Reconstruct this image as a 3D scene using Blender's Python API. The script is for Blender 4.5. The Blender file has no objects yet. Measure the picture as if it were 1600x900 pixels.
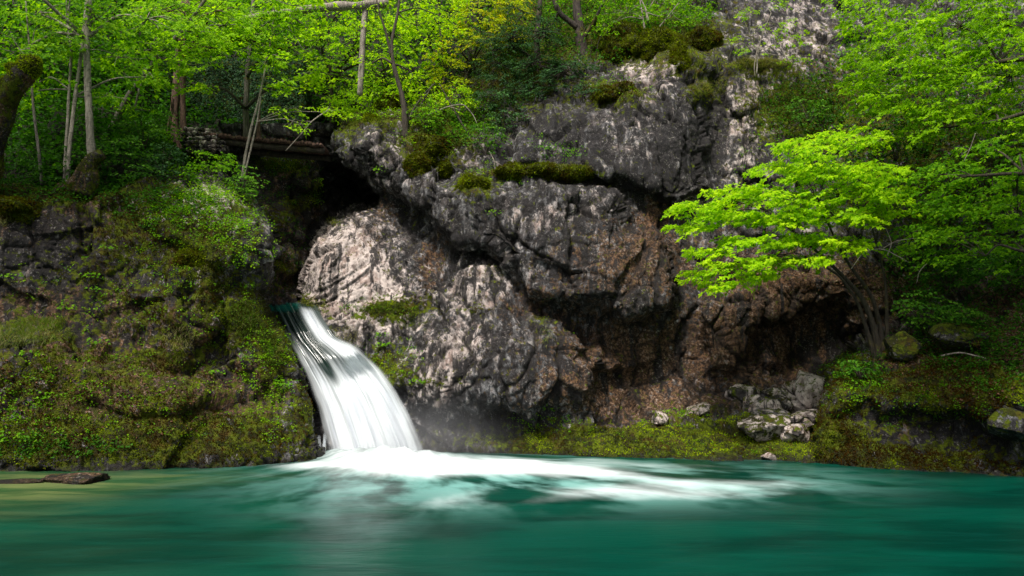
import bpy, math
import numpy as np
from mathutils import Vector

# ------------------------------------------------------------------ camera, sky, sun, exposure
scene = bpy.context.scene
COL = scene.collection
F_PX, THETA, CAM_H = 1100.0, math.radians(7.5), 2.0
cam_data = bpy.data.cameras.new('camera')
cam = bpy.data.objects.new('camera', cam_data)
COL.objects.link(cam)
cam_data.sensor_width = 36.0
cam_data.lens = 36.0 * F_PX / 1600.0
cam_data.clip_end = 2000.0
cam.location = (0, 0, CAM_H)
cam.rotation_euler = (math.radians(90) + THETA, 0, 0)
scene.camera = cam

SUN_DIR = np.array([-0.20, -0.53, 0.82]); SUN_DIR /= np.linalg.norm(SUN_DIR)   # towards the sun
world = bpy.data.worlds.new('World'); scene.world = world; world.use_nodes = True
wn = world.node_tree
wn.nodes.clear()
sky = wn.nodes.new('ShaderNodeTexSky'); sky.sky_type = 'NISHITA'; sky.sun_disc = False
sky.sun_elevation = math.asin(SUN_DIR[2]); sky.sun_rotation = math.atan2(SUN_DIR[0], SUN_DIR[1])
sky.air_density = 1.0; sky.dust_density = 4.0; sky.ozone_density = 0.6
bg = wn.nodes.new('ShaderNodeBackground'); bg.inputs[1].default_value = 0.075
wo = wn.nodes.new('ShaderNodeOutputWorld')
hs = wn.nodes.new('ShaderNodeHueSaturation'); hs.inputs['Saturation'].default_value = 0.45   # thin bright cloud whitens the sky
wn.links.new(sky.outputs[0], hs.inputs['Color']); wn.links.new(hs.outputs[0], bg.inputs[0]); wn.links.new(bg.outputs[0], wo.inputs[0])
sun_data = bpy.data.lights.new('sun', 'SUN'); sun_data.energy = 3.5; sun_data.angle = math.radians(12)
sun_data.color = (1.0, 0.94, 0.86)
sun = bpy.data.objects.new('sun', sun_data); COL.objects.link(sun)
sun.rotation_euler = Vector(SUN_DIR).to_track_quat('Z', 'Y').to_euler()
sun.location = (-10, -10, 40)
vs = scene.view_settings
vs.view_transform = 'Standard'; vs.look = 'None'; vs.gamma = 1.0; vs.use_curve_mapping = False
vs.exposure = 0.78
scene.render.engine = 'CYCLES'
scene.cycles.use_denoising = True
scene.cycles.max_bounces = 6; scene.cycles.diffuse_bounces = 3; scene.cycles.glossy_bounces = 2
scene.cycles.transmission_bounces = 3; scene.cycles.transparent_max_bounces = 12
scene.cycles.volume_bounces = 0
scene.cycles.sample_clamp_indirect = 4.0

# ------------------------------------------------------------------ helpers
rng = np.random.default_rng(11)
CT, ST = math.cos(THETA), math.sin(THETA)

def W(px, py, d):
    """point seen at photo pixel (px, py) whose distance along Y is d"""
    px = np.asarray(px, float); py = np.asarray(py, float); d = np.asarray(d, float)
    px, py, d = np.broadcast_arrays(px, py, d)
    x = (px - 800) / F_PX; u = (450 - py) / F_PX
    dy = CT - u * ST; dz = ST + u * CT
    t = d / dy
    return np.stack([x * t, d, CAM_H + dz * t], -1)

def PX(P):
    """photo pixel of world points"""
    X, Y, Z = P[..., 0], P[..., 1], P[..., 2] - CAM_H
    f = Y * CT + Z * ST; u = -Y * ST + Z * CT
    return 800 + F_PX * X / f, 450 - F_PX * u / f

def water_depth(py, z=0.0):
    u = (450 - np.asarray(py, float)) / F_PX
    return (CT - u * ST) * (CAM_H - z) / -(ST + u * CT)

PERM = np.random.default_rng(5).permutation(1024).astype(np.int64)
_g = np.random.default_rng(6).normal(size=(1024, 3)); GRAD = (_g / np.linalg.norm(_g, axis=1)[:, None])
RND = np.random.default_rng(7).random((1024, 3))

def _h(i, j, k):
    return PERM[(PERM[(PERM[i & 1023] + j) & 1023] + k) & 1023]

def perlin(P):
    i = np.floor(P).astype(np.int64); f = P - i
    w = f * f * f * (f * (f * 6 - 15) + 10)
    out = 0.0
    for a in (0, 1):
        for b in (0, 1):
            for c in (0, 1):
                g = GRAD[_h(i[..., 0] + a, i[..., 1] + b, i[..., 2] + c)]
                dd = (g[..., 0] * (f[..., 0] - a) + g[..., 1] * (f[..., 1] - b) + g[..., 2] * (f[..., 2] - c))
                ww = (w[..., 0] if a else 1 - w[..., 0]) * (w[..., 1] if b else 1 - w[..., 1]) * (w[..., 2] if c else 1 - w[..., 2])
                out = out + dd * ww
    return out * 1.6

def fbm(P, sc, oct=4, seed=0.0, gain=0.5, ridged=False):
    out = 0.0; a = 1.0; n = 0.0
    for o in range(oct):
        v = perlin(P * (sc * 2.03 ** o) + seed + 17.3 * o)
        if ridged: v = 1 - 2 * np.abs(v)
        out = out + a * v; n += a; a *= gain
    return out / n

def facets(P, sc, seed=0.0, tilt=0.8):
    """blocky rock: every cell is a tilted plane. returns (height, edge closeness)"""
    Q = P * sc + seed
    i = np.floor(Q).astype(np.int64)
    f1 = np.full(Q.shape[:-1], 9.0); f2 = f1.copy(); hh = np.zeros_like(f1)
    for a in (-1, 0, 1):
        for b in (-1, 0, 1):
            for c in (-1, 0, 1):
                id_ = _h(i[..., 0] + a, i[..., 1] + b, i[..., 2] + c)
                cp = np.stack([i[..., 0] + a, i[..., 1] + b, i[..., 2] + c], -1) + RND[id_]
                df = Q - cp; d = np.sqrt((df ** 2).sum(-1))
                h = (df * GRAD[(id_ * 7) & 1023]).sum(-1) * tilt + (RND[(id_ * 3 + 1) & 1023][..., 0] - 0.5) * 0.7
                m = d < f1
                f2 = np.where(m, f1, np.minimum(f2, d))
                hh = np.where(m, h, hh); f1 = np.where(m, d, f1)
    return hh, f2 - f1

def lumps(P, sc, seed=0.0):
    Q = P * sc + seed
    i = np.floor(Q).astype(np.int64)
    f1 = np.full(Q.shape[:-1], 9.0)
    for a in (-1, 0, 1):
        for b in (-1, 0, 1):
            for c in (-1, 0, 1):
                id_ = _h(i[..., 0] + a, i[..., 1] + b, i[..., 2] + c)
                cp = np.stack([i[..., 0] + a, i[..., 1] + b, i[..., 2] + c], -1) + RND[id_]
                f1 = np.minimum(f1, np.sqrt(((Q - cp) ** 2).sum(-1)))
    return np.sqrt(np.clip(1 - f1 ** 2, 0, 1))

def smooth(e0, e1, x):
    t = np.clip((x - e0) / (e1 - e0), 0, 1); return t * t * (3 - 2 * t)

def blobs(px, py, lst):
    out = np.zeros_like(px)
    for b in lst:
        cx, cy, rx, ry, a = b[:5]; rot = math.radians(b[5]) if len(b) > 5 else 0
        dx, dy = px - cx, py - cy
        u = dx * math.cos(rot) + dy * math.sin(rot); v = -dx * math.sin(rot) + dy * math.cos(rot)
        out = out + a * np.exp(-((u / rx) ** 2 + (v / ry) ** 2) * 1.1)
    return out

def poly_sd(px, py, poly):
    """signed distance in photo pixels, positive inside"""
    poly = np.asarray(poly, float); n = len(poly)
    best = np.full(px.shape, 1e9); inside = np.zeros(px.shape, bool)
    for k in range(n):
        x0, y0 = poly[k]; x1, y1 = poly[(k + 1) % n]
        ex, ey = x1 - x0, y1 - y0
        t = np.clip(((px - x0) * ex + (py - y0) * ey) / (ex * ex + ey * ey + 1e-9), 0, 1)
        best = np.minimum(best, (px - x0 - t * ex) ** 2 + (py - y0 - t * ey) ** 2)
        c = (y0 > py) != (y1 > py)
        with np.errstate(divide='ignore', invalid='ignore'):
            xi = ex * (py - y0) / (ey if ey != 0 else 1e-9) + x0
        inside ^= c & (px < xi)
    return np.where(inside, 1, -1) * np.sqrt(best)

def tps(ctrl, px, py, reg=0.02):
    c = np.asarray(ctrl, float); X = c[:, :2] / 300.0; n = len(c)
    def ker(r2): return np.where(r2 > 1e-12, 0.5 * r2 * np.log(r2 + 1e-12), 0)
    K = ker(((X[:, None] - X[None]) ** 2).sum(-1)) + reg * np.eye(n)
    Pm = np.c_[np.ones(n), X]
    A = np.block([[K, Pm], [Pm.T, np.zeros((3, 3))]])
    w = np.linalg.solve(A, np.r_[c[:, 2], np.zeros(3)])
    qx, qy = px / 300.0, py / 300.0
    out = w[n] + w[n + 1] * qx + w[n + 2] * qy
    for k in range(n):
        out = out + w[k] * ker((qx - X[k, 0]) ** 2 + (qy - X[k, 1]) ** 2)
    return np.clip(out, c[:, 2].min() - 2, c[:, 2].max() + 3)

def mesh_np(name, verts, faces, mat=None, smooth_=True, attrs=None):
    """faces: (n,k) array, or list of such arrays"""
    if not isinstance(faces, (list, tuple)): faces = [faces]
    faces = [np.asarray(f, np.int32) for f in faces if len(f)]
    me = bpy.data.meshes.new(name)
    verts = np.ascontiguousarray(verts, np.float32)
    me.vertices.add(len(verts)); me.vertices.foreach_set('co', verts.ravel())
    tot = sum(f.size for f in faces); nf = sum(len(f) for f in faces)
    me.loops.add(tot); me.polygons.add(nf)
    li = np.concatenate([f.ravel() for f in faces]); me.loops.foreach_set('vertex_index', li)
    sizes = np.concatenate([np.full(len(f), f.shape[1], np.int32) for f in faces])
    starts = np.r_[0, np.cumsum(sizes)[:-1]].astype(np.int32)
    me.polygons.foreach_set('loop_start', starts)
    me.polygons.foreach_set('use_smooth', np.full(nf, smooth_))
    me.update(calc_edges=True)
    for k, v in (attrs or {}).items():
        v = np.asarray(v, np.float32)
        if v.ndim == 1:
            a = me.attributes.new(k, 'FLOAT', 'POINT'); a.data.foreach_set('value', v)
        elif v.shape[1] == 4:
            a = me.attributes.new(k, 'FLOAT_COLOR', 'POINT'); a.data.foreach_set('color', v.ravel())
        else:
            a = me.attributes.new(k, 'FLOAT_VECTOR', 'POINT'); a.data.foreach_set('vector', v.ravel())
    if mat: me.materials.append(mat)
    return me

def tag(o, label=None, cat=None, group=None, kind=None):
    if label: o['label'] = label
    if cat: o['category'] = cat
    if group: o['group'] = group
    if kind: o['kind'] = kind
    return o

def link(name, me, parent=None, origin=(0, 0, 0)):
    """me is in world coordinates; origin becomes the object's own origin"""
    o = bpy.data.objects.new(name, me); COL.objects.link(o)
    base = np.array(origin, float)
    if parent is not None: base = np.array(parent.location)
    n = len(me.vertices); co = np.empty(n * 3, np.float32); me.vertices.foreach_get('co', co)
    co = (co.reshape(-1, 3) - base).astype(np.float32); me.vertices.foreach_set('co', co.ravel()); me.update()
    if parent is not None: o.parent = parent
    else: o.location = base
    return o

def root(name, loc, label, cat, group=None):
    o = bpy.data.objects.new(name, None); COL.objects.link(o); o.location = [float(v) for v in loc]
    o.empty_display_size = 0.2
    return tag(o, label, cat, group)

# ---- node helpers
class NT:
    def __init__(s, name):
        s.m = bpy.data.materials.new(name); s.m.use_nodes = True; s.t = s.m.node_tree; s.t.nodes.clear()
        s.out = s.t.nodes.new('ShaderNodeOutputMaterial')
    def n(s, typ, ins=None, **kw):
        nd = s.t.nodes.new(typ)
        for k, v in kw.items(): setattr(nd, k, v)
        for k, v in (ins or {}).items(): s.set(nd.inputs[k], v)
        return nd
    def set(s, sock, v):
        if hasattr(v, 'is_output'): s.t.links.new(v, sock)
        elif hasattr(v, 'outputs'): s.t.links.new(v.outputs[0], sock)
        else:
            if isinstance(v, tuple) and len(v) == 3 and sock.type == 'RGBA': v = v + (1,)
            sock.default_value = v
    def math(s, op, a, b=0.0, c=0.0, clamp=False):
        nd = s.t.nodes.new('ShaderNodeMath'); nd.operation = op; nd.use_clamp = clamp
        s.set(nd.inputs[0], a); s.set(nd.inputs[1], b); s.set(nd.inputs[2], c); return nd.outputs[0]
    def mix(s, f, a, b):
        nd = s.t.nodes.new('ShaderNodeMix'); nd.data_type = 'RGBA'; nd.clamp_factor = True
        s.set(nd.inputs['Factor'], f)
        s.set(nd.inputs[6], a); s.set(nd.inputs[7], b); return nd.outputs[2]
    def ss(s, x, e0, e1):
        nd = s.t.nodes.new('ShaderNodeMapRange'); nd.interpolation_type = 'SMOOTHSTEP'
        s.set(nd.inputs[0], x); nd.inputs[1].default_value = e0; nd.inputs[2].default_value = e1
        return nd.outputs[0]
    def noise(s, vec, scale, detail=4, rough=0.55, dist=0.0):
        nd = s.n('ShaderNodeTexNoise', {'Vector': vec, 'Scale': scale, 'Detail': detail, 'Roughness': rough, 'Distortion': dist})
        return nd.outputs[0]
    def map(s, vec, scale=(1, 1, 1), rot=(0, 0, 0)):
        nd = s.n('ShaderNodeMapping', {'Vector': vec}); nd.inputs['Scale'].default_value = scale
        nd.inputs['Rotation'].default_value = rot; return nd.outputs[0]
    def attr(s, name): return s.n('ShaderNodeAttribute', attribute_name=name)
    def done(s, sh):
        s.t.links.new(sh.outputs[0] if hasattr(sh, 'outputs') else sh, s.out.inputs[0]); return s.m

# ------------------------------------------------------------------ materials
def rock_material(name='rock'):
    k = NT(name)
    pos = k.n('ShaderNodeNewGeometry').outputs['Position']
    nrm = k.n('ShaderNodeNewGeometry').outputs['Normal']
    w = k.attr('mixw')
    sep = k.n('ShaderNodeSeparateColor', {0: w.outputs['Color']})
    moss, brown, pale = sep.outputs[0], sep.outputs[1], sep.outputs[2]
    dark = w.outputs['Alpha']
    n1 = k.noise(pos, 1.3, 8, 0.62, 0.4)
    n2 = k.noise(k.map(pos, (1, 1, 1)), 6.0, 8, 0.68, 0.2)
    n3 = k.noise(pos, 34.0, 5, 0.7)
    streak = k.noise(k.map(pos, (2.6, 2.6, 0.22)), 1.1, 7, 0.66, 0.4)
    n4 = k.noise(k.map(pos, (1, 1, 1), (0.4, 0.2, 0)), 14.0, 6, 0.7, 0.5)
    # grey limestone
    bl = k.noise(k.map(pos, (1.2, 1.2, 0.8)), 2.6, 10, 0.70, 0.35)
    b2 = k.noise(k.map(pos, (1.2, 1.2, 0.55), (0.15, 0, 0.1)), 5.5, 9, 0.66, 0.3)
    c = k.mix(k.ss(b2, 0.45, 0.56), (0.020, 0.019, 0.021), (0.098, 0.098, 0.102))
    c = k.mix(k.math('MULTIPLY', k.ss(n1, 0.51, 0.60), 0.4), c, (0.125, 0.096, 0.086))
    c = k.mix(k.math('MULTIPLY', k.ss(bl, 0.52, 0.565), 0.6), c, k.mix(k.ss(b2, .45, .55), (0.10, 0.102, 0.112), (0.30, 0.295, 0.30)))
    c = k.mix(k.math('MULTIPLY', k.ss(bl, 0.49, 0.435), 0.9), c, (0.012, 0.010, 0.010))
    # pale scoured rock
    pc = k.mix(k.ss(b2, 0.37, 0.53), (0.22, 0.175, 0.155), (0.62, 0.53, 0.49))
    pc = k.mix(k.math('MULTIPLY', k.ss(n1, 0.52, 0.62), 0.5), pc, (0.28, 0.16, 0.12))
    c = k.mix(k.ss(k.math('ADD', pale, k.math('MULTIPLY', k.math('SUBTRACT', bl, 0.5), 4.0)), 0.25, 0.85), c, pc)
    # brown earth-stained
    bc = k.mix(k.ss(n4, 0.44, 0.58), (0.034, 0.018, 0.009), (0.19, 0.102, 0.052))
    c = k.mix(k.ss(k.math('ADD', brown, k.math('MULTIPLY', k.math('SUBTRACT', n2, 0.5), 3.5)), 0.25, 0.7), c, bc)
    # black weathering streaks; the dark weight also paints shade into caves and undercuts
    dk = k.math('ADD', k.math('ADD', dark, 0.14), k.math('MULTIPLY', k.math('SUBTRACT', streak, 0.5), 5.5))
    c = k.mix(k.math('MULTIPLY', k.ss(dk, 0.28, 0.62), 0.92), c, (0.012, 0.011, 0.012))
    # pale lichen specks
    sp = k.math('MULTIPLY', k.ss(n4, 0.56, 0.62), k.ss(n1, 0.46, 0.54))
    c = k.mix(k.math('MULTIPLY', sp, 0.6), c, (0.34, 0.32, 0.30))
    sp2 = k.ss(n3, 0.57, 0.64)
    c = k.mix(k.math('MULTIPLY', sp2, 0.22), c, (0.30, 0.27, 0.25))
    c = k.mix(k.math('MULTIPLY', k.ss(n3, 0.46, 0.36), 0.4), c, (0.015, 0.012, 0.012))
    c = k.mix(k.math('MULTIPLY', k.attr('joint').outputs['Fac'], 0.85), c, (0.010, 0.008, 0.007))
    # moss
    m1 = k.noise(pos, 3.1, 5, 0.6, 0.3)
    mc = k.mix(k.ss(n2, 0.44, 0.57), (0.013, 0.018, 0.002), (0.082, 0.108, 0.004))
    mc = k.mix(k.math('MULTIPLY', k.ss(m1, 0.49, 0.66), 0.7), mc, (0.062, 0.034, 0.006))
    mc = k.mix(k.math('MULTIPLY', k.ss(n3, 0.48, 0.38), 0.6), mc, (0.012, 0.018, 0.003))
    mc = k.mix(k.math('MULTIPLY', k.ss(k.noise(pos, 1.7, 5, 0.65, 0.4), 0.50, 0.38), 0.75), mc, (0.018, 0.014, 0.005))
    nz = k.n('ShaderNodeSeparateXYZ', {0: nrm}).outputs[2]
    mm = k.math('ADD', moss, k.math('MULTIPLY', k.math('SUBTRACT', n2, 0.5), 3.8))
    mm = k.math('ADD', mm, k.math('MULTIPLY', nz, 0.12))
    mmask = k.ss(mm, 0.38, 0.62)
    c = k.mix(mmask, c, mc)
    mlow = k.noise(pos, 0.9, 4, 0.6, 0.5)
    wz = k.n('ShaderNodeSeparateXYZ', {0: pos}).outputs[2]
    wet = k.ss(k.math('ADD', wz, k.math('MULTIPLY', n1, 0.3)), 0.36, 0.18)
    c = k.mix(k.math('MULTIPLY', wet, 0.7), c, (0.010, 0.009, 0.006))
    # height for the bump
    vor = k.n('ShaderNodeTexVoronoi', {'Vector': k.map(pos, (1, 1, 1.4)), 'Scale': 5.0, 'Randomness': 1.0}, feature='DISTANCE_TO_EDGE')
    crack = k.ss(vor.outputs['Distance'], 0.0, 0.07)
    h = k.math('ADD', k.math('MULTIPLY', b2, 0.055), k.math('MULTIPLY', n4, 0.045))
    h = k.math('ADD', h, k.math('MULTIPLY', n3, 0.035))
    h = k.math('ADD', h, k.math('MULTIPLY', crack, 0.004))
    bump = k.n('ShaderNodeBump', {'Height': h, 'Strength': 1.0, 'Distance': 0.9})
    p = k.n('ShaderNodeBsdfPrincipled', {'Base Color': c, 'Roughness': k.mix(mmask, (0.62,) * 3, (0.95,) * 3), 'Normal': bump})
    p.inputs['Specular IOR Level'].default_value = 0.2
    return k.done(p)

M_ROCK = rock_material()

def soil_material():
    k = NT('forest_soil')
    pos = k.n('ShaderNodeNewGeometry').outputs['Position']
    n1 = k.noise(pos, 2.0, 7, 0.65); n2 = k.noise(pos, 16.0, 6, 0.7)
    c = k.mix(k.ss(n1, 0.4, 0.62), (0.012, 0.010, 0.006), (0.020, 0.030, 0.006))
    c = k.mix(k.math('MULTIPLY', k.ss(n2, 0.5, 0.7), 0.7), c, (0.05, 0.028, 0.014))
    b = k.n('ShaderNodeBump', {'Height': n2, 'Strength': 1.0, 'Distance': 0.15})
    return k.done(k.n('ShaderNodeBsdfPrincipled', {'Base Color': c, 'Roughness': 0.95, 'Normal': b}))
M_SOIL = soil_material()

def bark_material(name, a, b, moss=0.3, ring=0.0):
    k = NT(name)
    pos = k.n('ShaderNodeNewGeometry').outputs['Position']
    n1 = k.noise(k.map(pos, (9, 9, 1.6)), 2.2, 6, 0.65); n2 = k.noise(pos, 2.5, 5, 0.6); n3 = k.noise(k.map(pos, (3, 3, 12)), 1.6, 3, 0.6)
    c = k.mix(k.ss(n1, 0.35, 0.65), a, b)
    if ring: c = k.mix(k.math('MULTIPLY', k.ss(n3, 0.58, 0.66), ring), c, (0.02, 0.017, 0.015))
    if moss: c = k.mix(k.ss(n2, 0.72 - moss * 0.5, 0.86 - moss * 0.5), c, k.mix(k.ss(k.noise(pos, 22, 4, .7), .4, .6), (0.035, 0.04, 0.005), (0.15, 0.125, 0.012)))
    b_ = k.n('ShaderNodeBump', {'Height': k.math('ADD', n1, k.math('MULTIPLY', k.noise(pos, 30, 4, .7), 0.5)), 'Strength': 0.9, 'Distance': 0.05})
    return k.done(k.n('ShaderNodeBsdfPrincipled', {'Base Color': c, 'Roughness': 0.85, 'Normal': b_}))
M_BARK_PALE = bark_material('pale_bark', (0.16, 0.14, 0.11), (0.33, 0.29, 0.24), 0.12, 0.7)
M_BARK_GREY = bark_material('grey_bark', (0.06, 0.05, 0.04), (0.17, 0.15, 0.12), 0.3)
M_BARK_DARK = bark_material('dark_bark', (0.018, 0.013, 0.009), (0.06, 0.045, 0.03), 0.3)
M_BARK_RED = bark_material('reddish_bark', (0.045, 0.022, 0.016), (0.16, 0.085, 0.06), 0.05)
M_BARK_MOSS = bark_material('mossy_bark', (0.012, 0.008, 0.006), (0.05, 0.035, 0.024), 0.42)
M_DEAD = bark_material('weathered_wood', (0.13, 0.11, 0.09), (0.36, 0.31, 0.26), 0.02)

def leaf_material(name, dark, mid, bright, trans=0.45, rough=0.55, spec=0.12):
    k = NT(name)
    t = k.attr('tint').outputs['Fac']
    c = k.mix(k.ss(t, 0.0, 0.5), dark, mid); c = k.mix(k.ss(t, 0.5, 1.0), c, bright)
    p = k.n('ShaderNodeBsdfPrincipled', {'Base Color': c, 'Roughness': rough})
    p.inputs['Specular IOR Level'].default_value = spec
    tc = k.n('ShaderNodeMix', data_type='RGBA', blend_type='MULTIPLY')
    tc.inputs['Factor'].default_value = 1.0
    k.set(tc.inputs[6], c); k.set(tc.inputs[7], (1.3, 1.3, 0.45, 1))
    tr = k.n('ShaderNodeBsdfTranslucent', {'Color': tc.outputs[2]})
    return k.done(k.n('ShaderNodeMixShader', {0: trans, 1: p, 2: tr}))
M_LEAF_LIME = leaf_material('lime_leaves', (0.09, 0.22, 0.002), (0.25, 0.49, 0.003), (0.48, 0.70, 0.008), 0.55)
M_LEAF_GREEN = leaf_material('fresh_green_leaves', (0.03, 0.12, 0.003), (0.11, 0.30, 0.004), (0.30, 0.54, 0.008), 0.55)
M_LEAF_YELLOW = leaf_material('yellow_green_leaves', (0.12, 0.22, 0.006), (0.30, 0.42, 0.008), (0.60, 0.52, 0.01), 0.5)
M_LEAF_MID = leaf_material('mid_green_leaves', (0.010, 0.045, 0.004), (0.035, 0.13, 0.006), (0.12, 0.28, 0.015), 0.4)
M_LEAF_DARK = leaf_material('dark_evergreen_leaves', (0.008, 0.024, 0.010), (0.026, 0.075, 0.026), (0.08, 0.19, 0.05), 0.35, 0.5, 0.1)
M_GRASS = leaf_material('grass_blades', (0.05, 0.075, 0.01), (0.09, 0.17, 0.012), (0.26, 0.24, 0.09), 0.4, 0.6, 0.3)
M_MOSS = leaf_material('moss_blades', (0.060, 0.030, 0.004), (0.095, 0.125, 0.004), (0.32, 0.42, 0.008), 0.4, 0.9, 0.05)
M_DRYLEAF = leaf_material('leaf_litter', (0.04, 0.02, 0.010), (0.10, 0.045, 0.02), (0.22, 0.12, 0.07), 0.2, 0.7, 0.2)

# ------------------------------------------------------------------ rock sheets
SHEETS = {}
class Sheet: pass

def rock_sheet(name, rect, step, ctrl, bulges=(), outline=None, moss=(), brown=(), pale=(), dark=(), extra=None, seed=0.0,
               amp=1.0, wrap=(28, 0.8), mat=None, lump=0.14, rough=None, label=None, cat=None):
    x0, x1, y0, y1 = rect
    gx = np.arange(x0, x1 + step, step); gy = np.arange(y0, y1 + step, step)
    px, py = np.meshgrid(gx, gy)
    q = np.stack([px, py, np.full_like(px, seed * 31.7)], -1)
    wx = px + 13 * fbm(q, 1 / 70.0, 3, 3.1) ; wy = py + 13 * fbm(q, 1 / 70.0, 3, 9.7)
    d = tps(ctrl, wx, wy)
    for poly, a, wd in bulges:
        sd = poly_sd(wx, wy, poly); d = d - a * smooth(-wd * 0.35, wd, sd)
    keep = np.ones(px.shape, bool)
    if outline is not None:
        wf = 5 * fbm(q, 1 / 16.0, 3, 5.5)
        sd = poly_sd(px, py, outline) + wf + 0.35 * (wx - px)
        r, R = wrap
        u = np.clip(1 - sd / r, 0, 1)
        d = d + R * (1 - np.sqrt(np.clip(1 - u * u, 0, 1))) + np.where(sd < 0, -sd * 0.35, 0)
        keep = sd > -14
    B = W(px, py, d)
    if extra is not None: d, groove = extra(px, py, d, B); B = W(px, py, d)
    else: groove = 0
    def normals(P):
        du = np.gradient(P, axis=1); dv = np.gradient(P, axis=0)
        n = np.cross(dv, du); n /= np.linalg.norm(n, axis=-1, keepdims=True) + 1e-9
        return n
    N = normals(B)
    for _ in range(3):   # soften
        N = N + np.roll(N, 3, 0) + np.roll(N, -3, 0) + np.roll(N, 3, 1) + np.roll(N, -3, 1); N /= np.linalg.norm(N, axis=-1, keepdims=True)
    wm = np.clip(blobs(wx, wy, moss), 0, 1.3); wb = np.clip(blobs(wx, wy, brown), 0, 1.2)
    wp = np.clip(blobs(wx, wy, pale), 0, 1.1); wd_ = np.clip(blobs(wx, wy, dark), 0, 1.0)
    ro = np.ones_like(px) if rough is None else np.clip(rough(px, py), 0, 1.5)
    warp = np.stack([fbm(B, 0.7, 3, 1.0), fbm(B, 0.7, 3, 21.0), fbm(B, 0.7, 3, 41.0)], -1)
    Q = B + 0.35 * warp
    f1, e1 = facets(Q * np.array([1, 1, 0.5]), 0.85, seed, 1.0)
    f2, e2 = facets((B + 0.16 * warp + 0.05 * f1[..., None]) * np.array([1, 1, 0.65]), 2.3, seed + 4, 1.0)
    f3, e3 = facets(B + 0.10 * warp, 5.2, seed + 9)
    rid = fbm(Q, 1.1, 5, seed + 2, 0.55, ridged=True)
    fine = fbm(B, 6.0, 4, seed + 6, 0.6)
    f0, e0 = facets(Q * np.array([1, 1, 1.2]), 0.42, seed + 30)
    bil = fbm(Q * np.array([1, 1, 0.6]), 2.2, 5, seed + 2, 0.62)
    bed = B[..., 2] * 1.35 + 0.30 * B[..., 0] + 0.7 * warp[..., 0]; saw = bed - np.floor(bed)
    saw = np.where(saw < .88, saw / .88, (1 - saw) / .12)
    bm = smooth(-.1, .3, fbm(B, 0.5, 2, seed + 50))
    h = 0.42 * f0 + 0.20 * f1 + 0.062 * f2 + 0.028 * f3 + 0.05 * bil + 0.020 * fine + 0.035 * bm * (saw - .5)
    f4, e4 = facets(B + 0.05 * warp + 0.04 * f2[..., None], 9.5, seed + 14)
    h = h + 0.014 * f4
    h -= 0.09 * np.exp(-e1 * 16) + 0.06 * np.exp(-e2 * 14) + 0.025 * np.exp(-e3 * 12)
    joint = np.clip(np.exp(-e1 * 22) + 0.8 * np.exp(-e2 * 16) * smooth(-.1, .3, rid) + 0.4 * np.exp(-e3 * 12), 0, 1) * np.clip(ro, 0, 1)
    joint = np.clip(joint + groove, 0, 1)
    h = h * amp * ro
    mk = smooth(0.25, 0.75, wm + 0.6 * fbm(B, 1.6, 3, seed + 3))
    lm = lumps(B + 0.12 * warp, 2.0, seed) * 0.6 + lumps(B, 5.0, seed + 2) * 0.25 + 0.15 * fbm(B, 12, 2, seed)
    h = h * (1 - 0.45 * mk) + mk * (lm - 0.25) * lump * 1.6
    P = B + N * h[..., None]
    nv, nu = px.shape
    idx = np.arange(nv * nu).reshape(nv, nu)
    f = np.stack([idx[:-1, :-1], idx[1:, :-1], idx[1:, 1:], idx[:-1, 1:]], -1)
    kf = keep[:-1, :-1] & keep[1:, :-1] & keep[1:, 1:] & keep[:-1, 1:]
    f = f[kf]
    used = np.zeros(nv * nu, bool); used[f.ravel()] = True
    remap = np.cumsum(used) - 1
    at = np.stack([np.clip(wm, 0, 1), np.clip(wb, 0, 1), np.clip(wp, 0, 1), wd_], -1).reshape(-1, 4)[used]
    me = mesh_np(name, P.reshape(-1, 3)[used], remap[f], mat or M_ROCK, True, {'mixw': at, 'joint': (joint * (1 - 0.7 * mk)).ravel()[used]})
    o = link(name, me)
    tag(o, kind='structure')
    s = Sheet(); s.x0, s.y0, s.step, s.P, s.N, s.keep, s.moss, s.px, s.py = x0, y0, step, P, normals(P), keep, mk, px, py
    SHEETS[name] = s
    return s

def on(s, px, py):
    """surface point and normal of a sheet at photo pixels"""
    i = np.clip(np.round((np.asarray(py) - s.y0) / s.step).astype(int), 0, s.P.shape[0] - 1)
    j = np.clip(np.round((np.asarray(px) - s.x0) / s.step).astype(int), 0, s.P.shape[1] - 1)
    return s.P[i, j], s.N[i, j], s.keep[i, j]
# ------------------------------------------------------------------ ground, forest slope
def hill():
    ctrl = [(-300, 300, 20.5), (0, 300, 19.8), (200, 292, 20.6), (330, 262, 23.4), (285, 240, 24.9), (400, 235, 27), (500, 225, 29), (560, 180, 28), (640, 170, 28), (760, 150, 29), (360, 330, 33), (420, 330, 36), (520, 300, 36), (700, 340, 36), (1000, 340, 35), (1700, 340, 33),
            (0, 160, 24), (200, 160, 26), (300, 190, 27), (400, 110, 31), (600, 90, 30), (750, 60, 29.5), (-300, 150, 26),
            (0, -100, 33), (400, -100, 40), (800, -100, 36), (-400, -300, 45), (400, -300, 52), (1000, -300, 46), (1700, -300, 42), (1000, 0, 32), (1700, 0, 30), (1000, 200, 29), (1700, 200, 27)]
    return rock_sheet('forest_slope', (-500, 1900, -330, 340), 6, ctrl, seed=3.0, mat=M_SOIL, amp=1.6)
S_HILL = hill()

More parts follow.
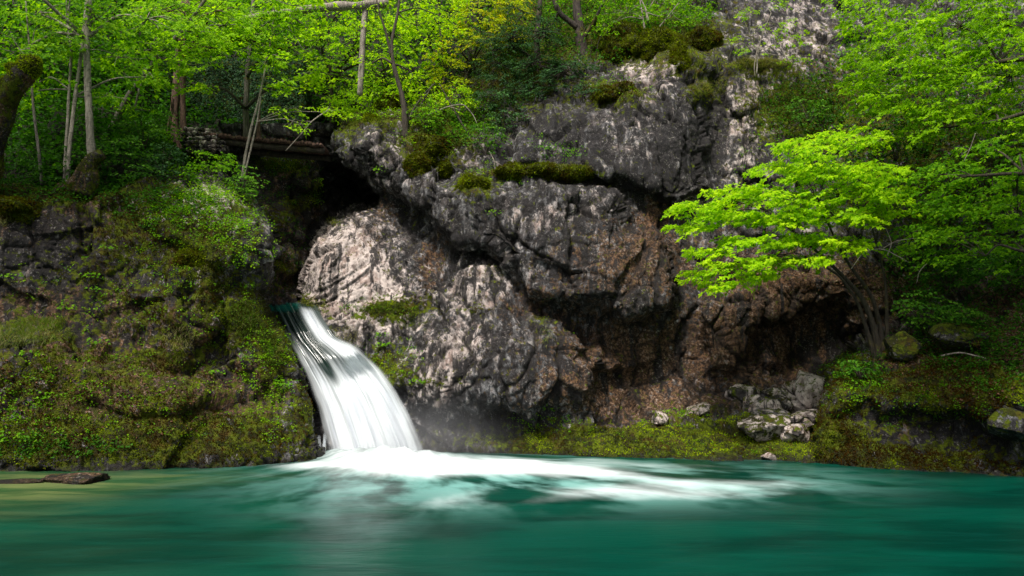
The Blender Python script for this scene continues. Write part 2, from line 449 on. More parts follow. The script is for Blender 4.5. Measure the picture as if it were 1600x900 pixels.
# bare ravine behind the fall
S_GORGE = rock_sheet('ravine_wall', (340, 660, 195, 560), 2.2,
    [(340, 200, 24), (400, 210, 25.5), (500, 215, 26.5), (600, 220, 26), (660, 250, 25.5), (400, 300, 24.6), (440, 380, 24.2), (480, 300, 26), (540, 300, 28.5), (570, 320, 28.5), (480, 380, 25.4),
     (400, 430, 22.8), (440, 440, 23.8), (440, 470, 23.2), (470, 450, 24.5), (400, 520, 21.8), (500, 520, 22.6), (560, 560, 22), (640, 560, 22), (640, 350, 26)],
    moss=[(440, 260, 50, 14, .9), (420, 350, 40, 20, .7), (460, 320, 30, 15, .7), (440, 420, 40, 30, .5), (400, 380, 20, 50, .6), (490, 300, 14, 18, .8)],
    brown=[(450, 300, 80, 80, .9), (450, 420, 60, 60, .8)], dark=[(560, 300, 60, 50, 1), (440, 330, 80, 120, .75), (500, 420, 40, 60, .5)], seed=7.0)  # heaviest dark blob paints the gloom of the cave

# ---- the big cliff
def main_rough(px, py):
    return 1.0 - 0.45 * np.clip(blobs(px, py, [(1000, 220, 110, 90, 1), (1240, 60, 90, 100, 1), (840, 215, 50, 50, .8)]), 0, 1) - 0.78 * np.clip(blobs(px, py, [(540, 420, 85, 80, 1), (590, 460, 60, 50, .9), (640, 440, 40, 50, .6)]), 0, 1)

def main_extra(px, py, d, B):
    # scoured flutes that fan over the smooth pale slope, seen from lower left to upper right
    m = np.clip(blobs(px, py, [(530, 420, 70, 70, 1), (590, 480, 80, 50, .9), (650, 420, 50, 70, .8), (520, 480, 40, 40, .8)]), 0, 1)
    ang = np.arctan2(py - 250, px - 420)                       # arcs around a point up-left
    rad = np.hypot(px - 430, py - 250)
    q = np.stack([rad / 11.0, ang * 2.2, np.zeros_like(px)], -1)
    fl = fbm(q + 1.2 * fbm(np.stack([px / 60, py / 60, px * 0], -1), 1, 2)[..., None], 1.0, 5, 2.0, 0.65, ridged=True)
    q2 = np.stack([(px * 0.82 + py * 0.57) / 60.0, (-px * 0.57 + py * 0.82) / 8.0, px * 0], -1)
    fl2 = fbm(q2 + 0.6 * fbm(np.stack([px / 50, py / 50, px * 0 + 4], -1), 1, 2)[..., None], 1.0, 5, 5.0, 0.65, ridged=True)
    k = smooth(560, 640, px)
    g = fl * (1 - k) + fl2 * k
    return d - 0.20 * m * (g - 0.2), m * smooth(0.25, -0.25, g) * 0.6

MAIN_OUT = [(500, 800), (500, 640), (484, 560), (470, 520), (466, 480), (470, 430), (488, 392), (505, 366), (532, 344), (562, 334), (588, 326), (594, 306), (580, 288), (556, 276),
            (528, 262), (512, 238), (524, 214), (552, 188), (600, 176), (640, 172), (690, 160), (722, 130), (740, 90), (765, 50), (785, -150), (1900, -150), (1900, 800)]
B_BUTT = [(560, 620), (610, 560), (650, 510), (690, 480), (716, 412), (752, 396), (792, 425), (822, 480), (900, 505), (938, 530), (944, 600), (925, 650), (640, 645)]
B_GREY = [(590, 200), (645, 232), (700, 280), (800, 285), (930, 285), (986, 310), (986, 350), (1042, 362), (1072, 430), (1052, 488), (980, 506), (880, 480), (820, 470), (800, 428), (760, 388), (705, 400), (676, 372), (645, 325), (606, 290), (560, 240)]
B_UP = [(880, 180), (960, 165), (968, 110), (1045, 80), (1132, 88), (1112, 170), (1122, 300), (1060, 332), (980, 292), (860, 276), (840, 262)]
B_UP2 = [(795, 160), (884, 160), (866, 238), (835, 262), (800, 268)]
B_SLAB = [(1132, 60), (1200, -60), (1345, -100), (1335, 110), (1215, 150), (1205, 260), (1150, 330), (1100, 340), (1140, 230)]
B_RIM = [(1090, 470), (1200, 420), (1335, 415), (1345, 470), (1262, 496), (1190, 515), (1160, 590), (1098, 585)]
B_PALE = [(450, 490), (480, 400), (530, 345), (585, 330), (640, 370), (690, 450), (650, 520), (570, 600), (500, 560)]
B_SHELF = [(880, 722), (905, 700), (980, 668), (1060, 652), (1180, 632), (1300, 600), (1330, 735), (1100, 740)]
S_MAIN = rock_sheet('cliff', (455, 1760, -110, 790), 1.9,
    [(500, 712, 20.6), (560, 700, 20.9), (640, 712, 20.4), (700, 716, 20.0), (700, 660, 20.8), (780, 660, 20.6), (760, 716, 19.9), (860, 715, 19.4), (860, 660, 20.4),
     (500, 600, 20.9), (520, 520, 21.7), (490, 470, 22.5), (470, 500, 22.4), (560, 620, 21.2), (600, 600, 21.0), (650, 610, 20.7),
     (700, 600, 20.0), (800, 600, 19.9), (900, 600, 20.2), (750, 500, 20.9), (850, 530, 20.6),
     (520, 385, 22.3), (560, 360, 22.9), (600, 350, 23.4), (560, 440, 21.9), (620, 440, 22.3), (600, 520, 21.6), (570, 560, 21.4), (660, 400, 22.7), (690, 440, 22.0), (700, 480, 21.3),
     (560, 230, 23.4), (600, 250, 23.4), (640, 290, 23.6), (540, 210, 23.6), (600, 190, 23.6),
     (700, 300, 22.6), (780, 330, 21.9), (880, 330, 21.6), (960, 400, 21.4), (850, 430, 21.4), (950, 470, 21.0), (1020, 450, 21.4),
     (960, 540, 21.8), (1000, 600, 21.4), (1080, 560, 21.5), (1000, 640, 21.2), (1100, 640, 21.0), (1050, 400, 22.2), (1000, 320, 22.6),
     (760, 272, 22.3), (850, 274, 22.5), (850, 240, 23.2), (850, 180, 23.6), (950, 240, 23.0), (1000, 280, 22.7), (1000, 150, 23.4), (1060, 100, 24.0), (920, 150, 23.7), (1060, 220, 22.9),
     (700, 200, 23.8), (720, 240, 23.2), (760, 160, 25.0), (800, 130, 25.2), (780, 60, 27), (850, 60, 27.0), (900, 0, 29), (1000, 30, 27), (1000, -80, 31), (780, -80, 31), (1100, 30, 26.2), (1120, -80, 29),
     (1130, 200, 24.4), (1190, 200, 24.0), (1190, 100, 25.2), (1250, 0, 27.5), (1250, -100, 30), (1170, 320, 23.2), (1260, 200, 24.6), (1300, 300, 23.6),
     (1200, 380, 22.8), (1280, 430, 22.2), (1150, 470, 22.0), (1130, 560, 21.8), (1280, 540, 22.7), (1240, 580, 22.3), (1320, 560, 22.3), (1200, 620, 21.0),
     (900, 722, 19.4), (1000, 727, 18.9), (1000, 670, 20.4), (1100, 732, 18.3), (1200, 735, 17.9), (1250, 650, 20.0), (1320, 740, 17.6), (1300, 620, 21.0),
     (1400, 400, 21.8), (1400, 250, 23.2), (1400, 100, 25.5), (1600, 100, 23.5), (1600, 300, 20.6), (1740, 300, 19.0), (1740, 0, 23), (1500, -80, 28), (1740, -100, 26), (1600, 450, 19.6), (1450, 560, 20.5), (1740, 700, 18.0), (1450, 740, 18.2)],
    bulges=[(B_BUTT, 0.6, 30), (B_GREY, 1.1, 24), (B_UP, 0.8, 28), (B_UP2, 0.5, 16), (B_SLAB, 0.4, 40), (B_RIM, 0.8, 20), (B_PALE, 0.3, 30), (B_SHELF, 0.25, 14)],
    outline=MAIN_OUT, seed=1.0, rough=main_rough, extra=main_extra,
    pale=[(535, 420, 80, 80, 1.5), (600, 480, 60, 40, .8), (700, 550, 75, 45, .75, -25), (660, 590, 40, 15, .5), (1240, 60, 90, 90, .5), (1170, 200, 50, 90, .55), (1010, 105, 60, 40, .6), (760, 430, 45, 40, .55),
          (1110, 560, 45, 45, .35), (680, 620, 50, 20, .4), (620, 230, 50, 50, .4), (740, 240, 30, 30, .4), (930, 320, 40, 30, .45), (1000, 200, 70, 60, .3), (850, 340, 60, 30, .3), (720, 460, 30, 30, .4)],
    brown=[(990, 560, 150, 75, 1), (1180, 520, 90, 60, .6), (990, 410, 130, 65, .75), (1210, 430, 110, 45, .9), (1060, 640, 150, 30, .7), (672, 420, 22, 60, .7), (600, 330, 40, 30, .5), (870, 610, 60, 30, .35), (1020, 340, 30, 50, .7),
           (1160, 320, 60, 40, .5), (1400, 450, 120, 60, .9), (1250, 540, 110, 70, 1), (830, 470, 60, 30, .5), (1300, 150, 90, 90, .6), (580, 380, 30, 20, .35)],
    dark=[(1000, 230, 130, 80, .35), (820, 380, 120, 60, .25), (840, 215, 60, 60, .5), (1080, 240, 45, 90, .8), (900, 250, 25, 60, .4), (730, 380, 60, 40, .35), (1290, 550, 70, 50, .6), (900, 450, 80, 40, .4), (760, 670, 130, 30, .9), (690, 440, 14, 60, .5),
          (630, 330, 20, 50, .6), (1000, 290, 90, 30, .5), (880, 380, 60, 40, .3), (1060, 190, 30, 60, .3), (1130, 150, 12, 120, .6), (560, 300, 40, 40, .6), (1010, 470, 60, 20, .4), (910, 590, 60, 40, .25)],  # recess blobs paint shade into the cave, undercut and chimney
    moss=[(1090, 692, 190, 34, 1.3), (840, 690, 120, 24, .75), (980, 700, 120, 24, .6), (600, 485, 45, 14, .8), (600, 555, 34, 26, .7), (640, 590, 60, 20, .55), (676, 232, 56, 22, 1.2), (740, 290, 30, 22, 1), (850, 268, 80, 10, 1.3),
          (985, 62, 130, 34, 1.4), (960, 148, 55, 16, 1.1), (1080, 100, 40, 14, .6), (1100, 140, 30, 20, .8), (1180, 108, 50, 14, .9), (1240, 170, 80, 50, .8), (800, 110, 90, 60, 1), (700, 190, 60, 40, 1), (580, 186, 60, 16, 1.1),
          (900, 10, 200, 60, 1), (545, 190, 30, 40, .8), (1290, 690, 60, 40, .9), (500, 560, 30, 60, .6), (480, 480, 20, 20, .8), (740, 480, 16, 6, .8), (520, 340, 14, 8, .8), (630, 480, 60, 20, .6), (1400, 200, 160, 150, .5), (850, 500, 20, 8, .5),
          (1250, 640, 60, 30, .3), (1500, 300, 200, 200, .4), (560, 590, 40, 30, .6), (520, 545, 30, 15, .4)])

# ---- the bank on the left of the fall
LEFT_OUT = [(-260, 900), (-260, 250), (0, 282), (60, 300), (150, 306), (210, 298), (250, 280), (285, 270), (330, 276), (372, 300), (400, 328), (420, 358), (428, 392), (422, 430), (404, 452),
            (402, 470), (420, 500), (446, 540), (470, 580), (486, 630), (500, 685), (512, 720), (520, 900)]
LB_LEDGE = [(-200, 520), (60, 508), (100, 522), (120, 560), (250, 590), (330, 600), (440, 640), (520, 700), (520, 900), (-260, 900)]
LB_TOP = [(180, 300), (280, 265), (370, 295), (425, 370), (425, 430), (360, 430), (300, 400), (220, 350)]
LB_NOSE = [(340, 460), (405, 465), (450, 540), (480, 600), (500, 690), (440, 660), (400, 600), (350, 560)]
LB_MID = [(270, 400), (340, 400), (345, 520), (300, 545), (262, 500)]
S_LEFT = rock_sheet('rocky_bank', (-260, 530, 240, 800), 1.9,
    [(-260, 738, 16.2), (-100, 736, 16.3), (0, 733, 16.6), (150, 731, 16.8), (300, 727, 17.2), (420, 722, 17.9), (510, 714, 19.2),
     (0, 640, 16.9), (200, 640, 17.4), (400, 650, 18.3), (480, 660, 19.1), (-260, 640, 16.5), (-260, 500, 16.9), (-260, 350, 17.4), (-260, 260, 19),
     (40, 540, 17.4), (50, 470, 18.2), (160, 470, 18.5), (100, 400, 18.4), (0, 350, 18.1), (80, 320, 18.4), (200, 560, 17.9), (300, 590, 18.2), (0, 300, 18.8), (150, 308, 19.2),
     (200, 450, 18.6), (300, 480, 18.7), (250, 380, 18.9), (330, 420, 18.9), (380, 420, 19.3), (400, 520, 19.5), (440, 580, 19.5), (460, 620, 19.4), (350, 350, 19.6), (300, 300, 20.4), (385, 340, 20.2), (220, 310, 20.0), (350, 560, 18.9)],
    bulges=[(LB_LEDGE, 0.55, 16), (LB_TOP, 0.5, 20), (LB_NOSE, 0.3, 16), (LB_MID, 0.35, 14)], outline=LEFT_OUT, seed=2.0, wrap=(22, 1.0),
    moss=[(150, 520, 300, 160, .3), (260, 400, 120, 80, .3), (90, 300, 200, 20, .9), (120, 690, 220, 40, .95), (350, 680, 130, 50, .95), (200, 600, 160, 40, .4), (40, 590, 80, 50, .45), (330, 370, 70, 50, .55), (300, 405, 30, 20, .8), (385, 500, 40, 50, .95), (430, 560, 26, 50, 1), (60, 320, 120, 14, .7), (220, 350, 70, 40, .5),
          (330, 460, 16, 50, .6), (260, 500, 60, 40, .3), (470, 640, 14, 40, .7), (90, 680, 60, 40, .3), (260, 560, 80, 16, .5), (380, 320, 30, 16, .3), (160, 400, 40, 60, .25)],
    brown=[(200, 520, 320, 180, .45), (150, 340, 160, 30, .7), (80, 480, 110, 26, 1.1), (200, 560, 180, 40, .8), (200, 640, 220, 60, .75), (400, 620, 60, 50, .6), (60, 350, 160, 40, .5), (300, 500, 60, 50, .4), (170, 430, 50, 60, .4)],
    pale=[(300, 310, 70, 22, 1), (340, 350, 50, 20, .6), (320, 296, 60, 18, .9), (270, 350, 60, 16, .6, 20), (310, 380, 50, 10, .6, 20), (385, 465, 22, 12, .8), (300, 495, 40, 30, .3), (330, 430, 40, 30, .3), (80, 400, 90, 40, .35), (230, 420, 60, 40, .25), (300, 560, 40, 20, .3), (140, 600, 80, 20, .2)],
    dark=[(80, 370, 160, 70, .6), (80, 390, 120, 60, .65), (200, 430, 90, 60, .5), (180, 520, 120, 30, .5), (340, 560, 60, 40, .6), (430, 460, 20, 40, .6), (250, 300, 70, 20, .4), (200, 725, 300, 12, .8), (490, 690, 16, 30, .8)])

# ---- the bank on the right
RIGHT_OUT = [(1262, 900), (1272, 735), (1262, 700), (1284, 668), (1284, 620), (1296, 585), (1330, 560), (1344, 532), (1372, 522), (1410, 508), (1460, 482), (1520, 440), (1600, 392), (1700, 350), (1950, 300), (1950, 900)]
RB_BLOCK = [(1300, 600), (1420, 590), (1600, 600), (1800, 600), (1800, 740), (1600, 728), (1560, 700), (1520, 660), (1440, 655), (1330, 640), (1290, 650)]
RB_BOUL = [(1390, 520), (1420, 506), (1436, 530), (1430, 560), (1395, 560)]
RB_BOUL2 = [(1470, 500), (1530, 490), (1560, 510), (1530, 545), (1480, 545)]
S_RIGHT = rock_sheet('right_bank', (1235, 1950, 290, 800), 2.0,
    [(1270, 740, 17.5), (1300, 738, 17.3), (1400, 742, 16.3), (1500, 747, 15.6), (1600, 757, 14.8), (1750, 775, 13.6), (1950, 790, 13),
     (1300, 680, 17.6), (1400, 690, 16.9), (1500, 700, 16.4), (1600, 700, 15.4), (1300, 600, 18.3), (1400, 630, 17.2), (1500, 640, 16.2), (1600, 640, 15.2), (1750, 640, 14.0), (1950, 640, 13),
     (1370, 560, 18.6), (1340, 545, 19.3), (1450, 560, 17.9), (1550, 560, 16.6), (1650, 560, 15.4), (1450, 500, 19.2), (1530, 500, 18.0), (1650, 480, 16.4), (1600, 410, 19.0), (1750, 400, 16.6), (1950, 350, 15), (1950, 500, 14)],
    bulges=[(RB_BLOCK, 0.45, 26), (RB_BOUL, 0.4, 8), (RB_BOUL2, 0.4, 10)], outline=RIGHT_OUT, seed=5.0, wrap=(18, 0.6),
    moss=[(1450, 620, 260, 90, .4), (1420, 600, 180, 14, .5), (1300, 690, 50, 50, 1), (1400, 720, 120, 26, .9), (1330, 580, 40, 30, .7), (1500, 590, 120, 30, .35), (1550, 620, 90, 20, .5), (1500, 520, 60, 20, .6), (1400, 540, 30, 20, .6), (1440, 610, 60, 20, .3), (1560, 730, 60, 20, .4)],
    brown=[(1500, 560, 140, 60, 1.1), (1600, 470, 120, 60, 1), (1420, 580, 80, 30, .7), (1450, 660, 200, 40, .6), (1750, 500, 100, 200, 1)],
    pale=[(1560, 650, 50, 30, .3), (1590, 690, 30, 30, .35)], dark=[(1450, 640, 240, 80, .35), (1400, 620, 200, 30, .35), (1430, 690, 160, 30, .9), (1480, 640, 120, 20, .6), (1340, 640, 60, 30, .4)])

# land round the pool, out of sight behind the camera and beneath the banks
def far_ground():
    n = 48; r = np.r_[np.linspace(0, 60, 24), np.linspace(70, 900, 14)]
    a = np.linspace(0, 2 * np.pi, n, endpoint=False)
    R, A = np.meshgrid(r, a, indexing='ij')
    X = R * np.sin(A); Y = R * np.cos(A)
    Z = -1.6 + 5.5 * smooth(16, 45, R) + 12 * smooth(50, 400, R)
    P = np.stack([X, Y, Z], -1); P[..., 2] += 0.5 * fbm(P * np.array([1, 1, 0]), 0.2, 3)
    idx = np.arange(P.shape[0] * n).reshape(-1, n); nx = np.roll(idx, -1, 1)
    f = np.stack([idx[:-1], idx[1:], nx[1:], nx[:-1]], -1).reshape(-1, 4)[:, ::-1]
    tag(link('ground', mesh_np('ground', P.reshape(-1, 3), f, M_SOIL)), kind='structure')
far_ground()

# ------------------------------------------------------------------ pool
def pool_material():
    k = NT('turquoise_water')
    pos = k.n('ShaderNodeNewGeometry').outputs['Position']
    foam = k.attr('foam').outputs['Fac']; shal = k.attr('shallow').outputs['Fac']
    flow = k.attr('flow').outputs['Vector']
    veil = k.attr('veil').outputs['Fac']
    s1 = k.noise(k.map(flow, (1, 0.8, 1)), 1.0, 5, 0.56, 0.2)
    s2 = k.noise(k.map(flow, (3.0, 1.3, 1)), 1.0, 5, 0.6, 0.1)
    cur = k.noise(k.map(pos, (0.22, 0.75, 1)), 1.1, 4, 0.55, 0.6)
    cur2 = k.noise(k.map(pos, (0.9, 3.8, 1)), 1.1, 4, 0.6, 0.7)
    c = k.mix(k.ss(cur, 0.36, 0.64), (0.0, 0.025, 0.017), (0.0, 0.050, 0.032))
    c = k.mix(k.math('MULTIPLY', k.ss(cur2, 0.5, 0.68), 0.3), c, (0.002, 0.055, 0.042))
    # shallows: pale stones under thin green water
    sb = k.mix(k.ss(k.noise(k.map(pos, (0.5, 1.6, 1)), 1.0, 4, 0.6, 0.8), 0.35, 0.65), (0.03, 0.08, 0.022), (0.15, 0.18, 0.06))
    c = k.mix(k.math('MULTIPLY', shal, k.math('ADD', 0.25, cur), clamp=True), c, sb)
    # aerated veil then foam
    vm = k.math('MULTIPLY', veil, k.ss(s1, 0.40, 0.60))
    c = k.mix(k.math('MULTIPLY', vm, 0.8), c, (0.22, 0.50, 0.46))
    st = k.math('ADD', k.math('MULTIPLY', s1, 0.65), k.math('MULTIPLY', s2, 0.35))
    fm = k.math('ADD', foam, k.math('MULTIPLY', k.math('SUBTRACT', st, 0.5), 1.7))
    fmask = k.math('MULTIPLY', k.ss(fm, 0.10, 1.70), k.ss(foam, 0.02, 0.3))
    c = k.mix(fmask, c, (0.74, 0.80, 0.82))
    bn = k.n('ShaderNodeBump', {'Height': k.math('ADD', k.math('MULTIPLY', cur2, 0.05), k.math('MULTIPLY', s2, 0.02)), 'Strength': 0.35, 'Distance': 0.5})
    rg = k.math('ADD', 0.28, k.math('MULTIPLY', fmask, 0.6))
    p = k.n('ShaderNodeBsdfPrincipled', {'Base Color': c, 'Roughness': rg, 'Normal': bn, 'IOR': 1.33})
    p.inputs['Specular IOR Level'].default_value = 0.09
    return k.done(p)

def pool():
    ys = np.concatenate([np.arange(-40, 4, 1.0), np.arange(4, 21.5, 0.06), np.arange(21.5, 26, 0.5)])
    xs = np.concatenate([np.arange(-40, -12, 1.0), np.arange(-12, 13, 0.09), np.arange(13, 40, 1.0)])
    X, Y = np.meshgrid(xs, ys)
    P = np.stack([X, Y, np.zeros_like(X)], -1)
    front = Y > 2.0
    px, py = PX(np.where(front[..., None], P, np.array([0, 5, 0])))
    q = np.stack([px / 90.0, py / 22.0, px * 0], -1)
    wx = px + 26 * fbm(q, 1.0, 3, 2.0); wy = py + 5 * fbm(q, 1.0, 3, 8.0)
    foam = blobs(wx, wy, [(600, 722, 100, 18, 1.3), (720, 728, 140, 12, 1.1), (860, 733, 150, 11, .85, 3), (490, 728, 90, 6, .75), (660, 740, 160, 12, .6), (960, 745, 180, 10, .6, 4),
                          (1010, 768, 200, 11, .55, 1), (880, 778, 150, 10, .55, -6), (700, 783, 90, 12, .45, -10), (1180, 758, 130, 9, .55), (1080, 775, 120, 8, .35), (560, 765, 100, 12, .25), (1050, 728, 160, 7, .45, 3),
                          (560, 842, 60, 14, .20), (480, 815, 40, 22, .14), (420, 746, 50, 5, .25), (300, 735, 90, 3, .12)])
    foam = foam * front
    veil = np.clip(blobs(px, py, [(800, 755, 330, 36, 1), (540, 800, 130, 50, .16), (1150, 760, 180, 25, .6)]), 0, 1) * front
    shal = np.clip(blobs(px, py, [(-20, 745, 170, 26, 1.0), (120, 762, 190, 15, .7, -4), (-40, 785, 170, 32, .42), (250, 742, 160, 10, .3), (60, 880, 300, 70, .06)]), 0, 1) * front
    # flow coordinates: angle about the foot of the fall and distance travelled
    bx, by = -3.2, 20.5
    th = np.arctan2(X - bx, by - Y); r = np.hypot(X - bx, by - Y)
    flow = np.stack([th * 6.0, r * 0.5, np.zeros_like(X)], -1)
    P[..., 2] = (0.20 * (1 + 1.2 * fbm(P, 2.2, 3, 3.0)) * np.exp(-(((X + 3.6) / 1.9) ** 2 + ((Y - 19.1) / 0.6) ** 2))) + 0.012 * fbm(P, 0.9, 3) + 0.05 * np.clip(foam, 0, 1) * (0.5 + fbm(flow, 1.0, 3))
    nv, nu = X.shape; idx = np.arange(nv * nu).reshape(nv, nu)
    f = np.stack([idx[:-1, :-1], idx[:-1, 1:], idx[1:, 1:], idx[1:, :-1]], -1).reshape(-1, 4)
    me = mesh_np('water', P.reshape(-1, 3), f, pool_material(), True, {'foam': foam.ravel(), 'shallow': shal.ravel(), 'veil': veil.ravel(), 'flow': flow.reshape(-1, 3)})
    tag(link('water', me), kind='structure')
pool()

# ------------------------------------------------------------------ waterfall
def fall_material():
    k = NT('falling_water')
    uv = k.attr('flow').outputs['Vector']
    wh = k.attr('white').outputs['Fac']; al = k.attr('alpha').outputs['Fac']
    s1 = k.noise(k.map(uv, (9, 0.9, 1)), 1.0, 4, 0.5, 0.15)
    s2 = k.noise(k.map(uv, (30, 1.5, 1)), 1.0, 3, 0.5, 0.1)
    st = k.math('ADD', k.math('MULTIPLY', s1, 0.62), k.math('MULTIPLY', s2, 0.38))
    m = k.math('ADD', wh, k.math('MULTIPLY', k.math('SUBTRACT', st, 0.5), 0.6))
    m = k.ss(m, -0.05, 1.05)
    wc = k.mix(k.ss(st, 0.28, 0.60), (0.52, 0.56, 0.62), (0.80, 0.85, 0.88))
    white = k.n('ShaderNodeBsdfDiffuse', {'Color': wc})
    trl = k.n('ShaderNodeBsdfTranslucent', {'Color': (0.75, 0.82, 0.86, 1)})
    white = k.n('ShaderNodeMixShader', {0: 0.3, 1: white, 2: trl})
    dk = k.n('ShaderNodeBsdfPrincipled', {'Base Color': k.mix(k.attr('teal').outputs['Fac'], (0.010, 0.022, 0.018), (0.002, 0.10, 0.075)), 'Roughness': 0.22})
    mixd = k.n('ShaderNodeMixShader', {0: m, 1: dk, 2: white})
    a = k.math('MULTIPLY', al, k.math('ADD', 0.82, k.math('MULTIPLY', st, 0.4)), clamp=True)
    tr = k.n('ShaderNodeBsdfTransparent')
    return k.done(k.n('ShaderNodeMixShader', {0: a, 1: tr, 2: mixd}))
M_FALL = fall_material()

def interp_poly(pts, t):
    pts = np.asarray(pts, float); tt = np.linspace(0, 1, len(pts))
    # smooth (Catmull-Rom like) through linear + gaussian
    ts = np.linspace(0, 1, 400); out = []
    for c in range(pts.shape[1]):
        v = np.interp(ts, tt, pts[:, c]); ker = np.hanning(41); ker /= ker.sum()
        vp = np.r_[2 * v[0] - v[20:0:-1], v, 2 * v[-1] - v[-2:-22:-1]]
        out.append(np.interp(t, ts, np.convolve(vp, ker, 'valid')))
    return np.stack(out, -1)

def waterfall():
    t = np.linspace(0, 1, 260); s = np.linspace(0, 1, 150)
    L = interp_poly([(416, 472), (430, 500), (448, 535), (466, 570), (482, 605), (494, 640), (502, 675), (508, 700), (510, 735)], t)
    Rr = interp_poly([(498, 472), (512, 498), (530, 526), (562, 541), (596, 573), (624, 610), (646, 650), (664, 690), (678, 735)], t)
    T, S = np.meshgrid(t, s, indexing='ij')
    px = L[:, None, 0] * (1 - S) + Rr[:, None, 0] * S
    py = L[:, None, 1] * (1 - S) + Rr[:, None, 1] * S
    dmid = np.interp(T, [0, .07, .2, .4, .7, 1.0], [22.2, 21.2, 20.75, 20.35, 19.95, 19.55])
    d = dmid + 0.25 * (S - 0.5) + np.where(S < .5, 0.5, 0.12) * (2 * S - 1) ** 4 - 0.25 * smooth(.5, 1, S) * smooth(.25, .5, T)
    # the hump where the right strand rides over a rock
    d -= 0.35 * np.exp(-(((px - 550) / 26) ** 2 + ((py - 552) / 16) ** 2))
    d += 0.22 * np.exp(-(((px - 556) / 30) ** 2 + ((py - 590) / 20) ** 2))
    q = np.stack([S * 9, T * 0.8, S * 0], -1)
    d -= 0.16 * fbm(q, 1.0, 3, 4.0) + 0.05 * fbm(q, 3.0, 2, 8.0)
    P = W(px, py, d)
    wq = np.stack([S * 5, T * 3, S * 0], -1)
    sx = S + 0.03 * fbm(wq, 1.0, 2, 3.0)
    def band(c, w): return np.exp(-((sx - c) / w) ** 2)
    lower = smooth(0.30, 0.62, T)
    cR = 0.66 + 0.08 * smooth(0.1, 0.4, T)
    strand = band(cR, 0.13) * smooth(0.02, 0.08, T) * (1.25 - 0.2 * smooth(0.2, 0.35, T)) + 0.5 * band(0.9, 0.12) * smooth(0.2, 0.35, T)
    left_edge = band(0.08, 0.055) * smooth(0.12, 0.30, T) * 1.1 + 0.6 * band(0.24, 0.05) * smooth(0.18, 0.32, T)
    mid = band(0.45, 0.06) * smooth(0.28, 0.4, T) * 0.45
    white = np.clip(strand + left_edge + mid, 0, 1.2) * (1 - lower) + lower * 1.15
    white -= 0.85 * band(0.36, 0.085) * (1 - smooth(0.40, 0.66, T))
    white = white * (1 - 0.9 * band(0.36, 0.16) * (1 - smooth(0.12, 0.34, T)))
    white -= 0.25 * np.exp(-(((px - 548) / 28) ** 2 + ((py - 560) / 9) ** 2))
    en = 0.05 * fbm(np.stack([S * 0, T * 5, S * 0], -1), 1.0, 3, 2.0) + 0.04 * fbm(np.stack([S * 25, T * 1.2, S * 0], -1), 1.0, 2, 5.0)
    alpha = smooth(0.0, 0.13, S + en) * smooth(0.0, 0.14, 1 - S + en)
    teal = (1 - smooth(0.05, 0.09, T + .02 * S)) * (1 - smooth(.55, .65, S))
    alpha = np.maximum(alpha, teal * smooth(0.0, .03, S)) * smooth(0.0, 0.025, T - .008 * np.sin(S * 9))
    # above the right strand's start there is only rock
    ed = np.interp(px, [465, 472, 480, 505, 512], [470, 476, 482, 480, 470])
    nv, nu = T.shape; idx = np.arange(nv * nu).reshape(nv, nu)
    f = np.stack([idx[:-1, :-1], idx[1:, :-1], idx[1:, 1:], idx[:-1, 1:]], -1).reshape(-1, 4)
    flow = np.stack([S, T * 2.2, S * 0], -1).reshape(-1, 3)
    base = W(585, 714, 19.5)
    r = root('waterfall', (base[0], base[1], 0), 'silky white waterfall sliding over the rock lip into the turquoise pool', 'waterfall')
    link('falling_water', mesh_np('falling_water', P.reshape(-1, 3), f, M_FALL, True, {'white': white.ravel(), 'alpha': alpha.ravel(), 'teal': teal.ravel(), 'flow': flow}), r)
    # dribbles on the wet bank beside the foot of the fall
    return r
R_FALL = waterfall()

def trickle():
    rg = np.random.default_rng(3); V = []; F = []; n = 0; A = []; Wt = []; FL = []
    for i in range(13):
        x = rg.uniform(470, 512); y0 = rg.uniform(672, 700); y1 = rg.uniform(712, 722); wpx = rg.uniform(.8, 2.2)
        t = np.linspace(0, 1, 12); xs = x + 3 * (t - .5) * rg.normal() ; ys = y0 + (y1 - y0) * t
        d = 18.35 + 0.012 * (x - 440) + 0.0 * t
        P = np.stack([W(xs - wpx, ys, d), W(xs + wpx, ys, d - 0.02)], 1).reshape(-1, 3)
        V.append(P); F += [(n + 2 * k, n + 2 * k + 2, n + 2 * k + 3, n + 2 * k + 1) for k in range(11)]; n += 24
        a = np.repeat(np.sin(np.pi * np.clip(t + .1, 0, 1)) * rg.uniform(.25, .6), 2); A.append(a)
        FL.append(np.stack([np.tile([0, 1], 12) * .2 + i, np.repeat(t, 2), np.zeros(24)], -1))
    A = np.concatenate(A)
    me = mesh_np('trickles', np.concatenate(V), np.array(F), M_FALL, True, {'white': np.ones_like(A), 'alpha': A, 'teal': A * 0, 'flow': np.concatenate(FL)})
    link('trickles', me, R_FALL)
trickle()

